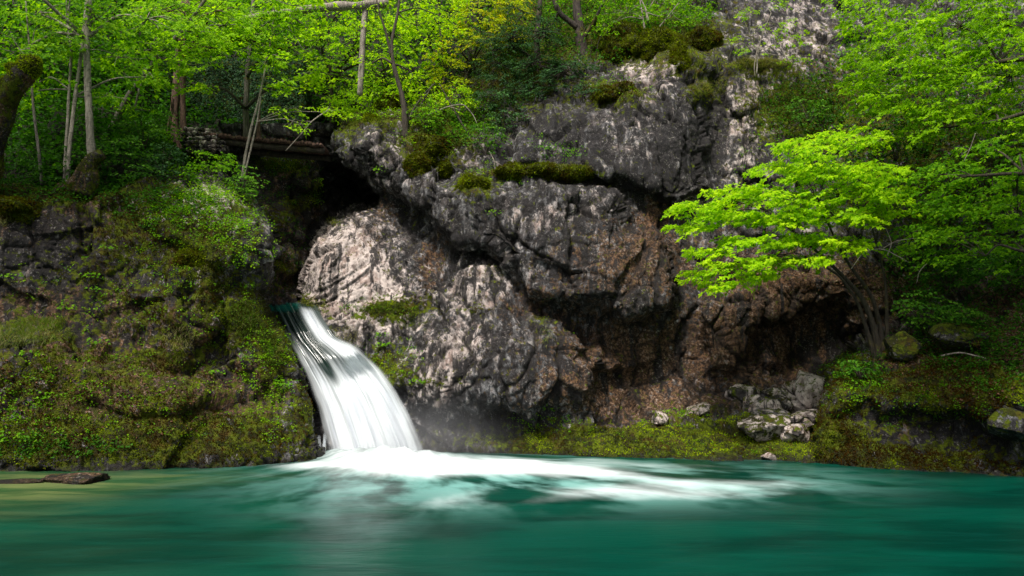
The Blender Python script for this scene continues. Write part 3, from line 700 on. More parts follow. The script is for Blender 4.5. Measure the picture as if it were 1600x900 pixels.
def mist():
    # drifting spray round the foot of the fall
    k = NT('spray_mist')
    co = k.n('ShaderNodeTexCoord').outputs['Object']
    ln = k.n('ShaderNodeVectorMath', {0: co}, operation='LENGTH').outputs['Value']
    dens = k.math('MULTIPLY', k.math('POWER', k.ss(ln, 1.0, 0.05), 1.4), k.ss(k.noise(co, 2.0, 3, 0.6), 0.2, 0.75))
    v = k.n('ShaderNodeVolumePrincipled', {'Color': (0.93, 0.96, 1, 1), 'Density': k.math('MULTIPLY', dens, 0.6), 'Anisotropy': 0.2})
    k.t.links.new(v.outputs[0], k.out.inputs['Volume'])
    import bmesh
    bm = bmesh.new(); bmesh.ops.create_icosphere(bm, subdivisions=3, radius=1.0)
    me = bpy.data.meshes.new('mist'); bm.to_mesh(me); bm.free(); me.materials.append(k.m)
    o = bpy.data.objects.new('mist', me); COL.objects.link(o)
    o.location = (-2.6, 19.0, 0.35); o.scale = (3.6, 1.0, 1.9)
    tag(o, 'thin white spray drifting from the foot of the waterfall', 'mist', kind='stuff')
mist()
# ------------------------------------------------------------------ leaves, branches, trees
UP = np.array([0, 0, 1.0])
def unit(v): return v / (np.linalg.norm(v, axis=-1, keepdims=True) + 1e-9)

class Bag:
    """collects leaves and stems for one mesh"""
    def __init__(s): s.V = []; s.F = []; s.T = []; s.n = 0
    def add(s, V, F, T):
        s.V.append(V); s.F.append(F + s.n); s.T.append(T); s.n += len(V)
    def leaves(s, P, D, N, size, tint, lobed=True, width=0.8):
        m = len(P)
        D = unit(D); N = unit(N); X = unit(np.cross(D, N)); N = np.cross(X, D)
        if lobed: T = np.array([(0, 0, 0), (-.55, .30, .10), (-.20, .52, .02), (0, 1, -.10), (.20, .52, .02), (.55, .30, .10)]); Q = np.array([(0, 3, 2, 1), (0, 5, 4, 3)])
        else: T = np.array([(0, 0, 0), (-.42, .30, .07), (-.34, .68, .05), (0, 1, -.08), (.34, .68, .05), (.42, .30, .07)]); Q = np.array([(0, 3, 2, 1), (0, 5, 4, 3)])
        sz = np.broadcast_to(np.asarray(size, float), (m,))
        V = (P[:, None] + sz[:, None, None] * (X[:, None] * T[None, :, 0:1] * width * 1.1 + D[:, None] * T[None, :, 1:2] + N[:, None] * T[None, :, 2:3])).reshape(-1, 3)
        F = (Q[None] + (np.arange(m) * 6)[:, None, None]).reshape(-1, 4)
        s.add(V, F, np.repeat(np.clip(tint, 0, 1), 6))
    def blades(s, P, H, length, bend, width, tint):
        """curved grass blades: start P, leaning along horizontal unit H, drooping by bend"""
        m = len(P); ts = np.array([0, .35, .7, 1.0]); L = np.broadcast_to(length, (m,))[:, None]; B = np.broadcast_to(bend, (m,))[:, None]
        out = L * (ts * (0.35 + 0.5 * B)); up = L * (ts * (1 - 0.2 * B) - B * 0.95 * ts ** 2)
        C = P[:, None] + H[:, None] * out[..., None] + UP * up[..., None]
        S_ = unit(np.cross(H, UP)); wd = np.broadcast_to(width, (m,))[:, None] * np.array([1, .8, .5, .08])
        V = np.stack([C - S_[:, None] * wd[..., None], C + S_[:, None] * wd[..., None]], 2).reshape(-1, 3)
        q = np.array([(0, 1, 3, 2), (2, 3, 5, 4), (4, 5, 7, 6)])
        F = (q[None] + (np.arange(m) * 8)[:, None, None]).reshape(-1, 4)
        s.add(V, F, np.repeat(np.clip(tint, 0, 1), 8))
    def mesh(s, name, mat):
        return mesh_np(name, np.concatenate(s.V), np.concatenate(s.F), mat, False, {'tint': np.concatenate(s.T)})

def tube(pts, rad, sides=8, seed=0, rough=0.12, sub=6):
    pts = np.asarray(pts, float); rad = np.asarray(rad, float)
    n = (len(pts) - 1) * sub + 1; t = np.linspace(0, 1, n)
    if len(pts) > 2:
        tt = np.linspace(0, 1, len(pts)); ts = np.linspace(0, 1, 120); w = 120 // (len(pts) - 1) // 2 * 2 + 1; ker = np.hanning(w + 2)[1:-1]; ker /= ker.sum(); h = len(ker) // 2
        C = []
        for c in range(3):
            v = np.interp(ts, tt, pts[:, c]); vp = np.r_[2 * v[0] - v[h:0:-1], v, 2 * v[-1] - v[-2:-h - 2:-1]]
            C.append(np.interp(t, ts, np.convolve(vp, ker, 'valid')))
        C = np.stack(C, -1)
    else: C = pts[0] + (pts[1] - pts[0]) * t[:, None]
    R = np.interp(t, np.linspace(0, 1, len(rad)), rad)
    tan = unit(np.gradient(C, axis=0)); ref = np.array([0.3, 1, 0.1]) if abs(tan[0, 1]) < .8 else np.array([1.0, 0, 0.2])
    A = unit(np.cross(tan, ref)); B = np.cross(tan, A)
    th = np.linspace(0, 2 * np.pi, sides, endpoint=False)
    ring = A[:, None] * np.cos(th)[None, :, None] + B[:, None] * np.sin(th)[None, :, None]
    V = C[:, None] + ring * R[:, None, None]
    if rough: V = V + ring * (R[:, None] * rough * perlin(V * (0.5 / max(R.max(), .02)) + seed))[..., None] * 2
    idx = np.arange(n * sides).reshape(n, sides); nx = np.roll(idx, -1, 1)
    F = np.stack([idx[:-1], nx[:-1], nx[1:], idx[1:]], -1).reshape(-1, 4)
    caps = [np.array([idx[0][::-1]]), np.array([idx[-1]])]
    return V.reshape(-1, 3), F, caps

class Wood:
    def __init__(s): s.V = []; s.F = []; s.C = {}; s.n = 0
    def add(s, pts, rad, sides=8, seed=0, rough=.12, sub=6):
        V, F, caps = tube(pts, rad, sides, seed, rough, sub); s.V.append(V); s.F.append(F + s.n)
        for c in caps: s.C.setdefault(c.shape[1], []).append(c + s.n)
        s.n += len(V)
    def mesh(s, name, mat):
        return mesh_np(name, np.concatenate(s.V), [np.concatenate(s.F)] + [np.concatenate(v) for v in s.C.values()], mat, True)

def sprays(bag, P0, az, L, nleaf, size, tint, droop=0.35, lobed=True, spread=0.45, face=0.5, r=None):
    """flat drooping fans of leaves; P0 (S,3) starting points, az heading"""
    r = r or rng; S = len(P0); M = nleaf
    H = np.stack([np.cos(az), np.sin(az), np.zeros(S)], -1); Sd = np.stack([-np.sin(az), np.cos(az), np.zeros(S)], -1)
    t = r.random((S, M)) ** 0.8; w = (r.random((S, M)) * 2 - 1) * spread * np.sin(np.pi * np.clip(t * .85 + .12, 0, 1))
    LL = np.broadcast_to(L, (S,))[:, None]; lift = r.normal(0.05, 0.18, (S, 1))
    z = LL * (lift * t - droop * t ** 2 - 0.22 * w ** 2) + r.normal(0, .03, (S, M)) * LL
    P = P0[:, None] + H[:, None] * (LL * t)[..., None] + Sd[:, None] * (LL * w)[..., None] + UP * z[..., None]
    D = H[:, None] * (0.75 + r.normal(0, .25, (S, M)))[..., None] + Sd[:, None] * (w * 1.6 + r.normal(0, .35, (S, M)))[..., None] - UP * (0.25 + np.abs(r.normal(0, .35, (S, M))))[..., None]
    N = UP + r.normal(0, .38, (S, M, 3)) + np.array([0, -1, 0]) * face * r.random((S, M, 1))
    sz = size * (0.45 + 0.85 * r.random((S, M)))
    tn = np.broadcast_to(tint, (S,))[:, None] + r.normal(0, .16, (S, M))
    bag.leaves(P.reshape(-1, 3), D.reshape(-1, 3), N.reshape(-1, 3), sz.ravel(), tn.ravel(), lobed)

def ell(r, e, n):
    cx, cy, rx, ry = e[:4]
    a = r.random(n) * 2 * np.pi; q = r.random(n) ** 0.6
    return cx + rx * q * np.cos(a), cy + ry * q * np.sin(a)

def tree(name, label, cat, trunks, bark, crown, leafmat, depth=20, dr=1.0, size=0.09, L=0.7, per=26, group=None, seed=1, tint=0.5, droop=0.35,
         lobed=True, base_sheet=None, face=0.6, limbs=True, head=None, sub=3, spread=.45, trunk_name='trunk'):
    """trunks: lists of (px, py, depth, radius); crown: (px, py, rx, ry, sprays[, depth, tint])"""
    r = np.random.default_rng(seed)
    tr3 = []
    for tk in trunks:
        pts = np.array([W(p[0], p[1], p[2]) for p in tk]); rad = [p[3] for p in tk]
        tr3.append((pts, rad))
    base = tr3[0][0][0]
    rt = root(name, base, label, cat, group)
    wood = Wood()
    for i, (pts, rad) in enumerate(tr3):
        p = pts.copy(); p[0] = p[0] - np.array([0, 0, 0.12]); wood.add(p, rad, 10, seed + i)
    anchors = np.concatenate([p[max(1, len(p) // 2 - 1):] for p, _ in tr3]); arad = np.concatenate([np.array(q[max(1, len(q) // 2 - 1):]) for _, q in tr3])
    bag = Bag()
    for e in crown:
        n = int(e[4]); dd = e[5] if len(e) > 5 and e[5] else depth; tn = e[6] if len(e) > 6 else tint
        px, py = ell(r, e, n); d = dd + r.normal(0, 1, n) * dr
        P0 = W(px, py, d)
        C = W(e[0], e[1], dd)
        k = int(np.argmin(((anchors - C) ** 2).sum(-1) + 2.0 * np.clip(anchors[:, 2] - C[2], 0, 9))); A = anchors[k]
        if limbs:
            mid = A * .5 + C * .5 + np.array([0, 0, 0.12 * np.linalg.norm(C - A)]) + r.normal(0, .12, 3)
            r0 = min(arad[k] * .7, 0.02 + 0.012 * np.linalg.norm(C - A) + .02); wood.add([A, mid, C], [r0, r0 * .7, r0 * .4], 6, seed, .1, 5)
            for j in range(min(n, int(n * .25) + sub)):
                m2 = C * .5 + P0[j] * .5 + r.normal(0, .08, 3) + np.array([0, 0, .06]); wood.add([C, m2, P0[j]], [r0 * .4, r0 * .28, .004], 4, seed, 0, 3)
        ax = A[:2]; out = P0[:, :2] - (0.6 * ax + 0.4 * C[:2])
        az = np.arctan2(out[:, 1], out[:, 0]) + r.normal(0, .7, n)
        if head is not None: az = np.where(r.random(n) < .6, math.radians(head) + r.normal(0, .6, n), az)
        # each spray's tone varies at random about the tree's tint
        sprays(bag, P0 - np.stack([np.cos(az), np.sin(az), 0 * az], -1) * L * .5, az, L * (0.6 + .8 * r.random(n)), per, size, tn + r.normal(0, .10, n), droop, lobed, spread, face, r)
    link(trunk_name, wood.mesh(trunk_name, bark), rt)
    link('crown', bag.mesh('crown', leafmat), rt)
    return rt

# bright maple leaning over the right bank
pb, _, _ = on(S_RIGHT, 1371, 556); db = float(pb[1])
tree('maple_tree', 'bright lime green multi-stemmed maple leaning out from the right bank', 'tree',
     [[(1374, 560, db, .10), (1366, 510, db - .1, .075), (1345, 460, db - .3, .06), (1300, 414, db - .5, .045), (1250, 370, db - .8, .03), (1200, 330, db - 1, .02)],
      [(1380, 560, db + .05, .08), (1376, 510, db, .06), (1362, 460, db - .2, .05), (1320, 405, db - .5, .035), (1280, 320, db - .8, .02)],
      [(1386, 558, db + .1, .06), (1386, 500, db + .1, .05), (1384, 440, db, .035), (1370, 380, db - .1, .025), (1340, 280, db - .3, .015)],
      [(1368, 558, db, .07), (1356, 520, db - .1, .05), (1340, 470, db - .2, .04), (1312, 430, db - .5, .03), (1262, 402, db - .8, .02)]],
     M_BARK_DARK,
     [(1270, 232, 55, 20, 49), (1330, 215, 60, 17, 49), (1235, 265, 60, 16, 49), (1300, 270, 70, 17, 65), (1370, 265, 50, 19, 49), (1175, 298, 70, 11, 57), (1250, 310, 70, 14, 73), (1100, 318, 50, 6, 32), (1130, 335, 60, 8, 41),
      (1080, 352, 40, 5, 21), (1210, 340, 70, 12, 65), (1300, 335, 70, 14, 65), (1370, 330, 50, 14, 41), (1180, 375, 60, 9, 41), (1250, 372, 60, 9, 49), (1320, 380, 50, 11, 41), (1110, 392, 40, 6, 21), (1150, 410, 50, 6, 27), (1210, 405, 50, 8, 36),
      (1270, 405, 34, 6, 21), (1095, 425, 36, 5, 16), (1120, 445, 44, 5, 21), (1175, 430, 40, 6, 24), (1345, 300, 60, 16, 41), (1390, 300, 40, 16, 29), (1060, 322, 16, 5, 8), (1225, 222, 20, 6, 9)],
     M_LEAF_LIME, depth=db - .9, dr=.75, size=0.105, L=.46, per=28, seed=21, tint=.66, droop=.38, head=190, face=.7, spread=.4)

# tree whose limbs come in from the right, above
tree('maple_tree', 'large spreading green tree filling the top right with dark limbs', 'tree',
     [[(1760, 560, 15.5, .28), (1745, 400, 15.6, .22), (1720, 200, 15.8, .18), (1700, 40, 16, .14), (1690, -120, 16.2, .1)],
      [(1725, 250, 15.7, .10), (1640, 90, 17.3, .08), (1560, 95, 18.4, .06), (1480, 120, 19, .035), (1400, 118, 19.3, .02)],
      [(1720, 200, 15.7, .09), (1650, 160, 17, .07), (1560, 190, 18.2, .05), (1470, 200, 19, .02)]],
     M_BARK_DARK,
     [(1350, 30, 40, 40, 40), (1420, 40, 60, 40, 70), (1500, 40, 70, 50, 90), (1580, 40, 60, 60, 90), (1360, 90, 50, 24, 50), (1345, 130, 40, 16, 36), (1430, 110, 60, 30, 80), (1510, 110, 60, 30, 80), (1580, 120, 50, 40, 60),
      (1390, 160, 60, 20, 60), (1460, 170, 60, 22, 60), (1540, 180, 60, 24, 56), (1600, 200, 40, 24, 36), (1440, 205, 40, 12, 24), (1350, -10, 60, 20, 30), (1450, -40, 100, 40, 60), (1600, -40, 80, 50, 60), (1660, 80, 60, 80, 50), (1500, -120, 110, 40, 170, 12), (1640, -130, 120, 60, 190, 12), (1540, -220, 130, 60, 170, 11.6), (1780, -160, 120, 80, 130, 12.5)],  # crown parts above the view are added to shade the right bank
     M_LEAF_LIME, depth=19.2, dr=.9, size=0.115, L=.56, per=24, seed=22, tint=.42, head=195, face=.6)
tree('maple_tree', 'mid green tree reaching in from the right edge behind the bright maple', 'tree',
     [[(1790, 470, 15.2, .16), (1770, 360, 15.5, .12), (1700, 280, 16, .08), (1600, 270, 16.6, .05), (1520, 275, 17, .03)],
      [(1770, 360, 15.5, .07), (1680, 380, 16, .05), (1600, 395, 16.4, .035), (1560, 380, 16.6, .02), (1540, 400, 16.8, .015)]],
     M_BARK_DARK,
     [(1480, 270, 50, 20, 40, 18.4), (1550, 275, 60, 20, 44), (1460, 315, 50, 24, 50, 18.6), (1520, 320, 60, 20, 50), (1590, 330, 50, 24, 44), (1440, 360, 40, 16, 30, 18.8), (1500, 365, 50, 14, 34), (1570, 385, 50, 20, 40), (1420, 390, 30, 12, 16, 18.8),
      (1540, 230, 60, 14, 24), (1600, 250, 40, 18, 24), (1410, 290, 30, 20, 24, 18.9), (1660, 330, 50, 60, 40), (1480, 400, 40, 10, 18), (1590, 420, 40, 16, 24)],
     M_LEAF_GREEN, depth=18.2, dr=.7, size=0.10, L=.5, per=24, seed=23, tint=.55, head=195, face=.6)

# the left-hand woodland edge
tree('birch_tree', 'pale slender birch trunk with dark scars rising from a mossy stump', 'tree',
     [[(144, 240, 19.4, .13), (140, 205, 19.4, .10), (137, 130, 19.5, .095), (135, 60, 19.6, .09), (144, -40, 19.8, .08), (150, -120, 20, .05)]],
     M_BARK_PALE, [(60, 20, 60, 30, 30), (150, 30, 60, 30, 34), (230, 30, 60, 26, 30), (100, 70, 60, 20, 24), (30, 80, 50, 26, 20), (200, -30, 120, 30, 30), (-200, -130, 150, 60, 110, 15.5), (-60, -200, 160, 50, 110, 15.5), (-300, -250, 150, 80, 90, 14.5), (60, -160, 80, 30, 40, 16)],  # out-of-view crown parts added to cast shade on the left wall
     M_LEAF_GREEN, depth=19.8, dr=.9, size=.135, L=.65, per=20, seed=31, tint=.75, head=-60)
tree('ash_tree', 'pair of thin grey stems leaning together left of the birch trunk', 'tree',
     [[(106, 290, 19.6, .07), (108, 230, 19.6, .055), (118, 150, 19.8, .055), (130, 60, 20, .05), (140, -60, 20.4, .03)],
      [(100, 288, 19.7, .05), (104, 220, 19.7, .045), (108, 140, 19.9, .04), (112, 80, 20, .04), (104, 30, 20.2, .03), (120, -60, 20.4, .02)]],
     M_BARK_PALE, [(60, 130, 50, 20, 16), (190, 90, 60, 20, 26), (230, 120, 40, 16, 16), (170, 150, 40, 14, 12), (20, 150, 30, 20, 10), (100, -20, 60, 20, 20)],
     M_LEAF_GREEN, depth=20.2, dr=.8, size=.135, L=.65, per=18, seed=32, tint=.65)
tree('sapling', 'single thin grey stem at the left between the mossy log and the paired stems', 'tree',
     [[(66, 282, 19.3, .045), (60, 230, 19.3, .04), (51, 160, 19.4, .035), (48, 100, 19.5, .03), (40, 0, 19.8, .02)]],
     M_BARK_GREY, [(20, 60, 40, 20, 14), (60, 40, 40, 14, 12), (10, 110, 30, 16, 10), (20, -10, 50, 20, 14)],
     M_LEAF_GREEN, depth=19.8, dr=.6, size=.10, L=.5, per=16, seed=33, tint=.45)
tree('leaning_tree', 'grey trunk leaning steeply to the right behind the birch', 'tree',
     [[(172, 200, 22.5, .11), (200, 150, 22.4, .10), (222, 122, 22.3, .09), (246, 90, 22.2, .08), (300, 30, 22, .06), (340, -30, 22, .04)]],
     M_BARK_GREY, [(290, 50, 60, 24, 30), (240, 70, 50, 16, 24), (350, 40, 60, 30, 30), (280, 100, 50, 14, 20), (210, 170, 30, 10, 6)],
     M_LEAF_LIME, depth=21.6, dr=.8, size=.15, L=.7, per=20, seed=34, tint=.42, head=-60)
tree('cedar_tree', 'reddish brown twin trunk standing beside the dry stone wall', 'tree',
     [[(280, 236, 24.2, .20), (272, 190, 24.2, .15), (275, 140, 24.2, .14), (279, 90, 24.3, .12), (286, 0, 24.5, .1), (290, -100, 25, .08)],
      [(287, 238, 24.1, .12), (286, 170, 24.1, .10), (284, 90, 24.1, .09), (292, 0, 24.3, .07)],
      [(262, 205, 24.0, .04), (264, 185, 24, .035), (268, 170, 24, .03), (269, 150, 24, .02)]],
     M_BARK_RED, [(330, 20, 70, 30, 44), (250, 20, 60, 30, 30), (380, 60, 60, 26, 40), (330, 75, 50, 16, 26), (250, 130, 30, 12, 10), (290, 20, 60, 30, 20)],
     M_LEAF_LIME, depth=22.6, dr=.8, size=.16, L=.7, per=20, seed=35, tint=.42, head=-50)
tree('sycamore_tree', 'grey brown trunk in front of the dark ivy with broad lime leaves', 'tree',
     [[(385, 216, 24.8, .12), (384, 170, 24.8, .10), (386, 120, 24.8, .09), (392, 60, 24.6, .08), (400, -60, 24.6, .06)]],
     M_BARK_GREY, [(400, 40, 60, 30, 40, 23), (450, 30, 50, 30, 30, 23), (420, 90, 40, 20, 26, 22.6), (440, 130, 30, 9, 12, 22.2), (310, 132, 40, 8, 7, 22), (430, 0, 90, 24, 30, 23)],
     M_LEAF_LIME, depth=23, dr=.6, size=.16, L=.65, per=20, seed=36, tint=.52, head=-50)
tree('young_tree', 'thin pale forked stem leaning above the ravine beside the footbridge', 'tree',
     [[(378, 276, 22.4, .05), (384, 240, 22.5, .045), (392, 200, 22.6, .04), (404, 160, 22.7, .035), (424, 60, 23, .03), (432, -20, 23.2, .02)],
      [(380, 276, 22.3, .035), (392, 232, 22.4, .03), (402, 190, 22.5, .025), (408, 150, 22.6, .02)]],
     M_BARK_PALE, [(470, 60, 40, 20, 16, 23), (450, 170, 30, 8, 8, 22.4), (490, 110, 30, 14, 12, 23), (420, 20, 40, 20, 12), (510, 175, 26, 8, 7, 22.4), (475, 195, 26, 6, 6, 22.2)],
     M_LEAF_LIME, depth=22.8, dr=.4, size=.12, L=.5, per=16, seed=37, tint=.5)
# centre
def hillbase(px, py): return float(on(S_HILL, px, py)[0][1])
tree('beech_tree', 'lime green tree behind the weathered post in the gap above the ravine', 'tree',
     [[(520, 200, 27.5, .12), (516, 120, 27.5, .1), (512, 40, 27.6, .08), (508, -60, 27.8, .05)]],
     M_BARK_DARK, [(500, 60, 50, 30, 40), (560, 60, 50, 40, 50), (530, 120, 50, 30, 44), (600, 110, 40, 30, 34), (480, 120, 30, 20, 16), (560, 160, 50, 16, 26), (610, 50, 40, 40, 40), (540, 10, 80, 26, 50), (590, 150, 30, 14, 14)],
     M_LEAF_LIME, depth=26.4, dr=.8, size=.13, L=.65, per=20, seed=41, tint=.66, lobed=False)
tree('crooked_tree', 'slim dark crooked tree rooted on the mossy rim of the cliff', 'tree',
     [[(634, 214, 23.6, .12), (632, 170, 23.5, .10), (626, 140, 23.5, .085), (614, 100, 23.4, .07), (611, 66, 23.4, .055), (622, 20, 23.5, .045), (630, -60, 23.6, .03)],
      [(612, 84, 23.4, .05), (603, 50, 23.3, .04), (590, 10, 23.2, .025), (584, -30, 23.2, .02)],
      [(634, 190, 23.6, .05), (650, 165, 23.7, .03), (668, 140, 23.9, .02), (680, 130, 24, .012)]],
     M_BARK_DARK, [(650, 40, 40, 40, 24), (590, 20, 40, 30, 16), (640, 110, 36, 26, 14), (580, 100, 30, 24, 10), (660, 150, 26, 16, 8), (700, 30, 40, 40, 20)],
     M_LEAF_LIME, depth=23.8, dr=.5, size=.09, L=.5, per=16, seed=42, tint=.7, lobed=False)
tree('yellow_tree', 'yellow leaved young tree behind the rim at the top centre', 'tree',
     [[(742, 180, 26.5, .08), (736, 100, 26.6, .06), (730, 20, 26.8, .05), (728, -60, 27, .03)]],
     M_BARK_DARK, [(750, 30, 40, 40, 44), (720, 70, 36, 34, 36), (790, 50, 36, 26, 26), (800, 10, 40, 20, 30), (690, 110, 30, 30, 26), (720, 140, 30, 20, 20), (760, 0, 60, 20, 30)],
     M_LEAF_YELLOW, depth=25.6, dr=.5, size=.12, L=.5, per=22, seed=43, tint=.60, lobed=False)
tree('hornbeam_tree', 'lime leaved tree filling the gap between the crooked tree and the yellow one', 'tree',
     [[(690, 190, 26.8, .09), (694, 110, 27, .07), (688, 40, 27.2, .06), (680, -60, 27.4, .04)]],
     M_BARK_DARK, [(670, 60, 40, 50, 50), (640, 30, 40, 30, 40), (700, 20, 40, 30, 30), (650, 120, 40, 30, 30), (690, 150, 40, 16, 14), (620, 150, 30, 16, 14), (680, -20, 80, 24, 30)],
     M_LEAF_LIME, depth=26.4, dr=.8, size=.12, L=.6, per=20, seed=44, tint=.72, lobed=False)
tree('yew_tree', 'dark blue-green yew hanging over the upper cliff', 'tree',
     [[(842, 120, 25.4, .14), (838, 70, 25.4, .12), (842, 20, 25.4, .1), (850, -60, 25.6, .06)], [(838, 90, 25.4, .07), (800, 70, 24.8, .05), (770, 80, 24.4, .03)], [(840, 100, 25.3, .06), (880, 110, 24.6, .05), (910, 130, 24.1, .02)]],
     M_BARK_DARK, [(800, 60, 40, 26, 70), (850, 50, 40, 26, 70), (780, 100, 40, 24, 60), (830, 100, 44, 24, 80), (880, 115, 44, 22, 70), (860, 140, 50, 14, 50), (900, 100, 34, 14, 30), (810, 140, 44, 16, 44, 23.9), (770, 150, 30, 20, 30, 24), (915, 138, 24, 10, 14, 23.7), (820, 20, 40, 20, 30), (760, 60, 24, 20, 20)],
     M_LEAF_DARK, depth=24.3, dr=.45, size=.055, L=.42, per=44, seed=45, tint=.55, lobed=False, droop=.5)
tree('mossy_oak', 'thick dark mossy trunk at the top centre with leafless lower boughs', 'tree',
     [[(912, 108, 25.6, .26), (908, 60, 25.6, .2), (900, 10, 25.7, .18), (905, -80, 26, .14)], [(908, 60, 25.6, .1), (930, 30, 25.4, .07), (950, -10, 25.3, .05), (960, -60, 25.2, .03)],
      [(904, 40, 25.6, .12), (872, 20, 25.4, .1), (860, -20, 25.4, .08), (850, -80, 25.4, .05)], [(930, 96, 25.4, .02), (935, 60, 25.2, .015), (960, 30, 25, .01), (990, 20, 25, .005)], [(922, 90, 25.2, .015), (925, 60, 25, .012), (905, 36, 24.9, .006)]],
     M_BARK_MOSS, [(880, -20, 60, 20, 30), (960, -10, 50, 20, 30), (930, 40, 30, 20, 10), (870, 30, 20, 30, 10)],
     M_LEAF_GREEN, depth=25.6, dr=.6, size=.09, L=.5, per=18, seed=46, tint=.55, lobed=False)
tree('hazel_bush', 'soft green bush on the mossy crown of the upper cliff', 'bush',
     [[(1010, 60, 25, .04), (1005, 30, 25, .03), (1000, 0, 25, .02)], [(1012, 60, 25, .03), (1040, 30, 25, .02), (1060, 5, 25, .012)]],
     M_DEAD, [(980, 20, 60, 24, 50), (1050, 20, 50, 20, 36), (1000, -10, 80, 20, 40), (1090, 10, 30, 16, 16), (950, 40, 30, 14, 14)],
     M_LEAF_GREEN, depth=25.4, dr=.6, size=.08, L=.45, per=20, seed=47, tint=.62, lobed=False)
tree('sapling', 'small lime sapling on the pale slab at the top right of the cliff', 'tree',
     [[(1182, 112, 24.3, .03), (1184, 80, 24.2, .025), (1192, 50, 24.1, .02), (1205, 20, 24, .012)], [(1184, 80, 24.2, .015), (1170, 50, 24, .01), (1162, 30, 24, .005)]],
     M_DEAD, [(1170, 25, 26, 16, 9), (1215, 40, 34, 14, 12), (1240, 60, 30, 14, 10), (1185, 75, 34, 10, 9), (1240, 90, 26, 10, 6), (1150, 60, 16, 8, 4), (1210, 5, 24, 12, 8)],
     M_LEAF_LIME, depth=24, dr=.3, size=.09, L=.4, per=15, seed=48, tint=.5)
for k_, (lab, cr, bx, by, dd, mat, tn) in enumerate([
    ('tall green tree crown at the far top left corner', [(20, 10, 80, 40, 60), (90, 30, 60, 40, 50), (30, 80, 60, 40, 50), (10, 140, 40, 40, 34), (90, 100, 60, 40, 44), (60, 180, 50, 30, 34), (-40, 60, 50, 60, 30)], -20, 260, 24.5, M_LEAF_GREEN, .30),
    ('dense green tree behind the birch and the leaning trunk', [(170, 30, 60, 40, 60), (230, 80, 60, 40, 50), (170, 110, 60, 40, 50), (200, 150, 50, 24, 30), (270, 20, 50, 30, 40), (150, 190, 50, 24, 30)], 210, 200, 26.5, M_LEAF_GREEN, .28),
    ('light green tree high up behind the ivy covered wall', [(340, 20, 60, 30, 50), (400, 30, 60, 40, 60), (460, 30, 50, 40, 50), (430, 90, 50, 30, 36), (480, 90, 30, 40, 30), (320, 70, 50, 24, 30)], 470, 180, 28.5, M_LEAF_GREEN, .50)]):
    tree('broadleaf_tree', lab, 'tree', [[(bx, by, dd + .8, .14), (bx + 6, by - 90, dd + .8, .11), (bx + 14, by - 190, dd + .8, .07)]], M_BARK_DARK, cr, mat, depth=dd, dr=1.0, size=.14, L=.8, per=20, seed=60 + k_, tint=tn, group='woodland trees beyond the ravine', lobed=False)  # back trees tinted darker, painting depth and dark gaps into the leaves

# ------------------------------------------------------------------ shrubs
def shrub(label, px, py, w, h, d, mat, seed, n=40, per=18, size=.07, L=.35, tint=.5, name='shrub', cat='shrub', lobed=False, group=None):
    r = np.random.default_rng(seed); base = W(px, py, d); rt = root(name, base, label, cat, group)
    s = d / F_PX; wood = Wood(); bag = Bag()
    cx, cy = ell(r, (px, py - h * .55, w * .5, h * .5), n); P0 = W(cx, cy, d + r.normal(0, w * s * .25, n))
    for j in range(min(n, 12)): wood.add([base - UP * .05, base * .5 + P0[j] * .5 + np.array([0, 0, .05]) + r.normal(0, .04, 3), P0[j]], [.014, .009, .004], 5, seed, 0, 3)
    az = np.arctan2(P0[:, 1] - base[1], P0[:, 0] - base[0]) + r.normal(0, .8, n)
    sprays(bag, P0 - np.stack([np.cos(az), np.sin(az), 0 * az], -1) * L * .4, az, L * (.6 + .8 * r.random(n)), per, size, tint + r.normal(0, .14, n), .3, lobed, .5, .8, r)
    link('stem', wood.mesh('stem', M_BARK_DARK), rt); link('foliage', bag.mesh('foliage', mat), rt)
    return rt
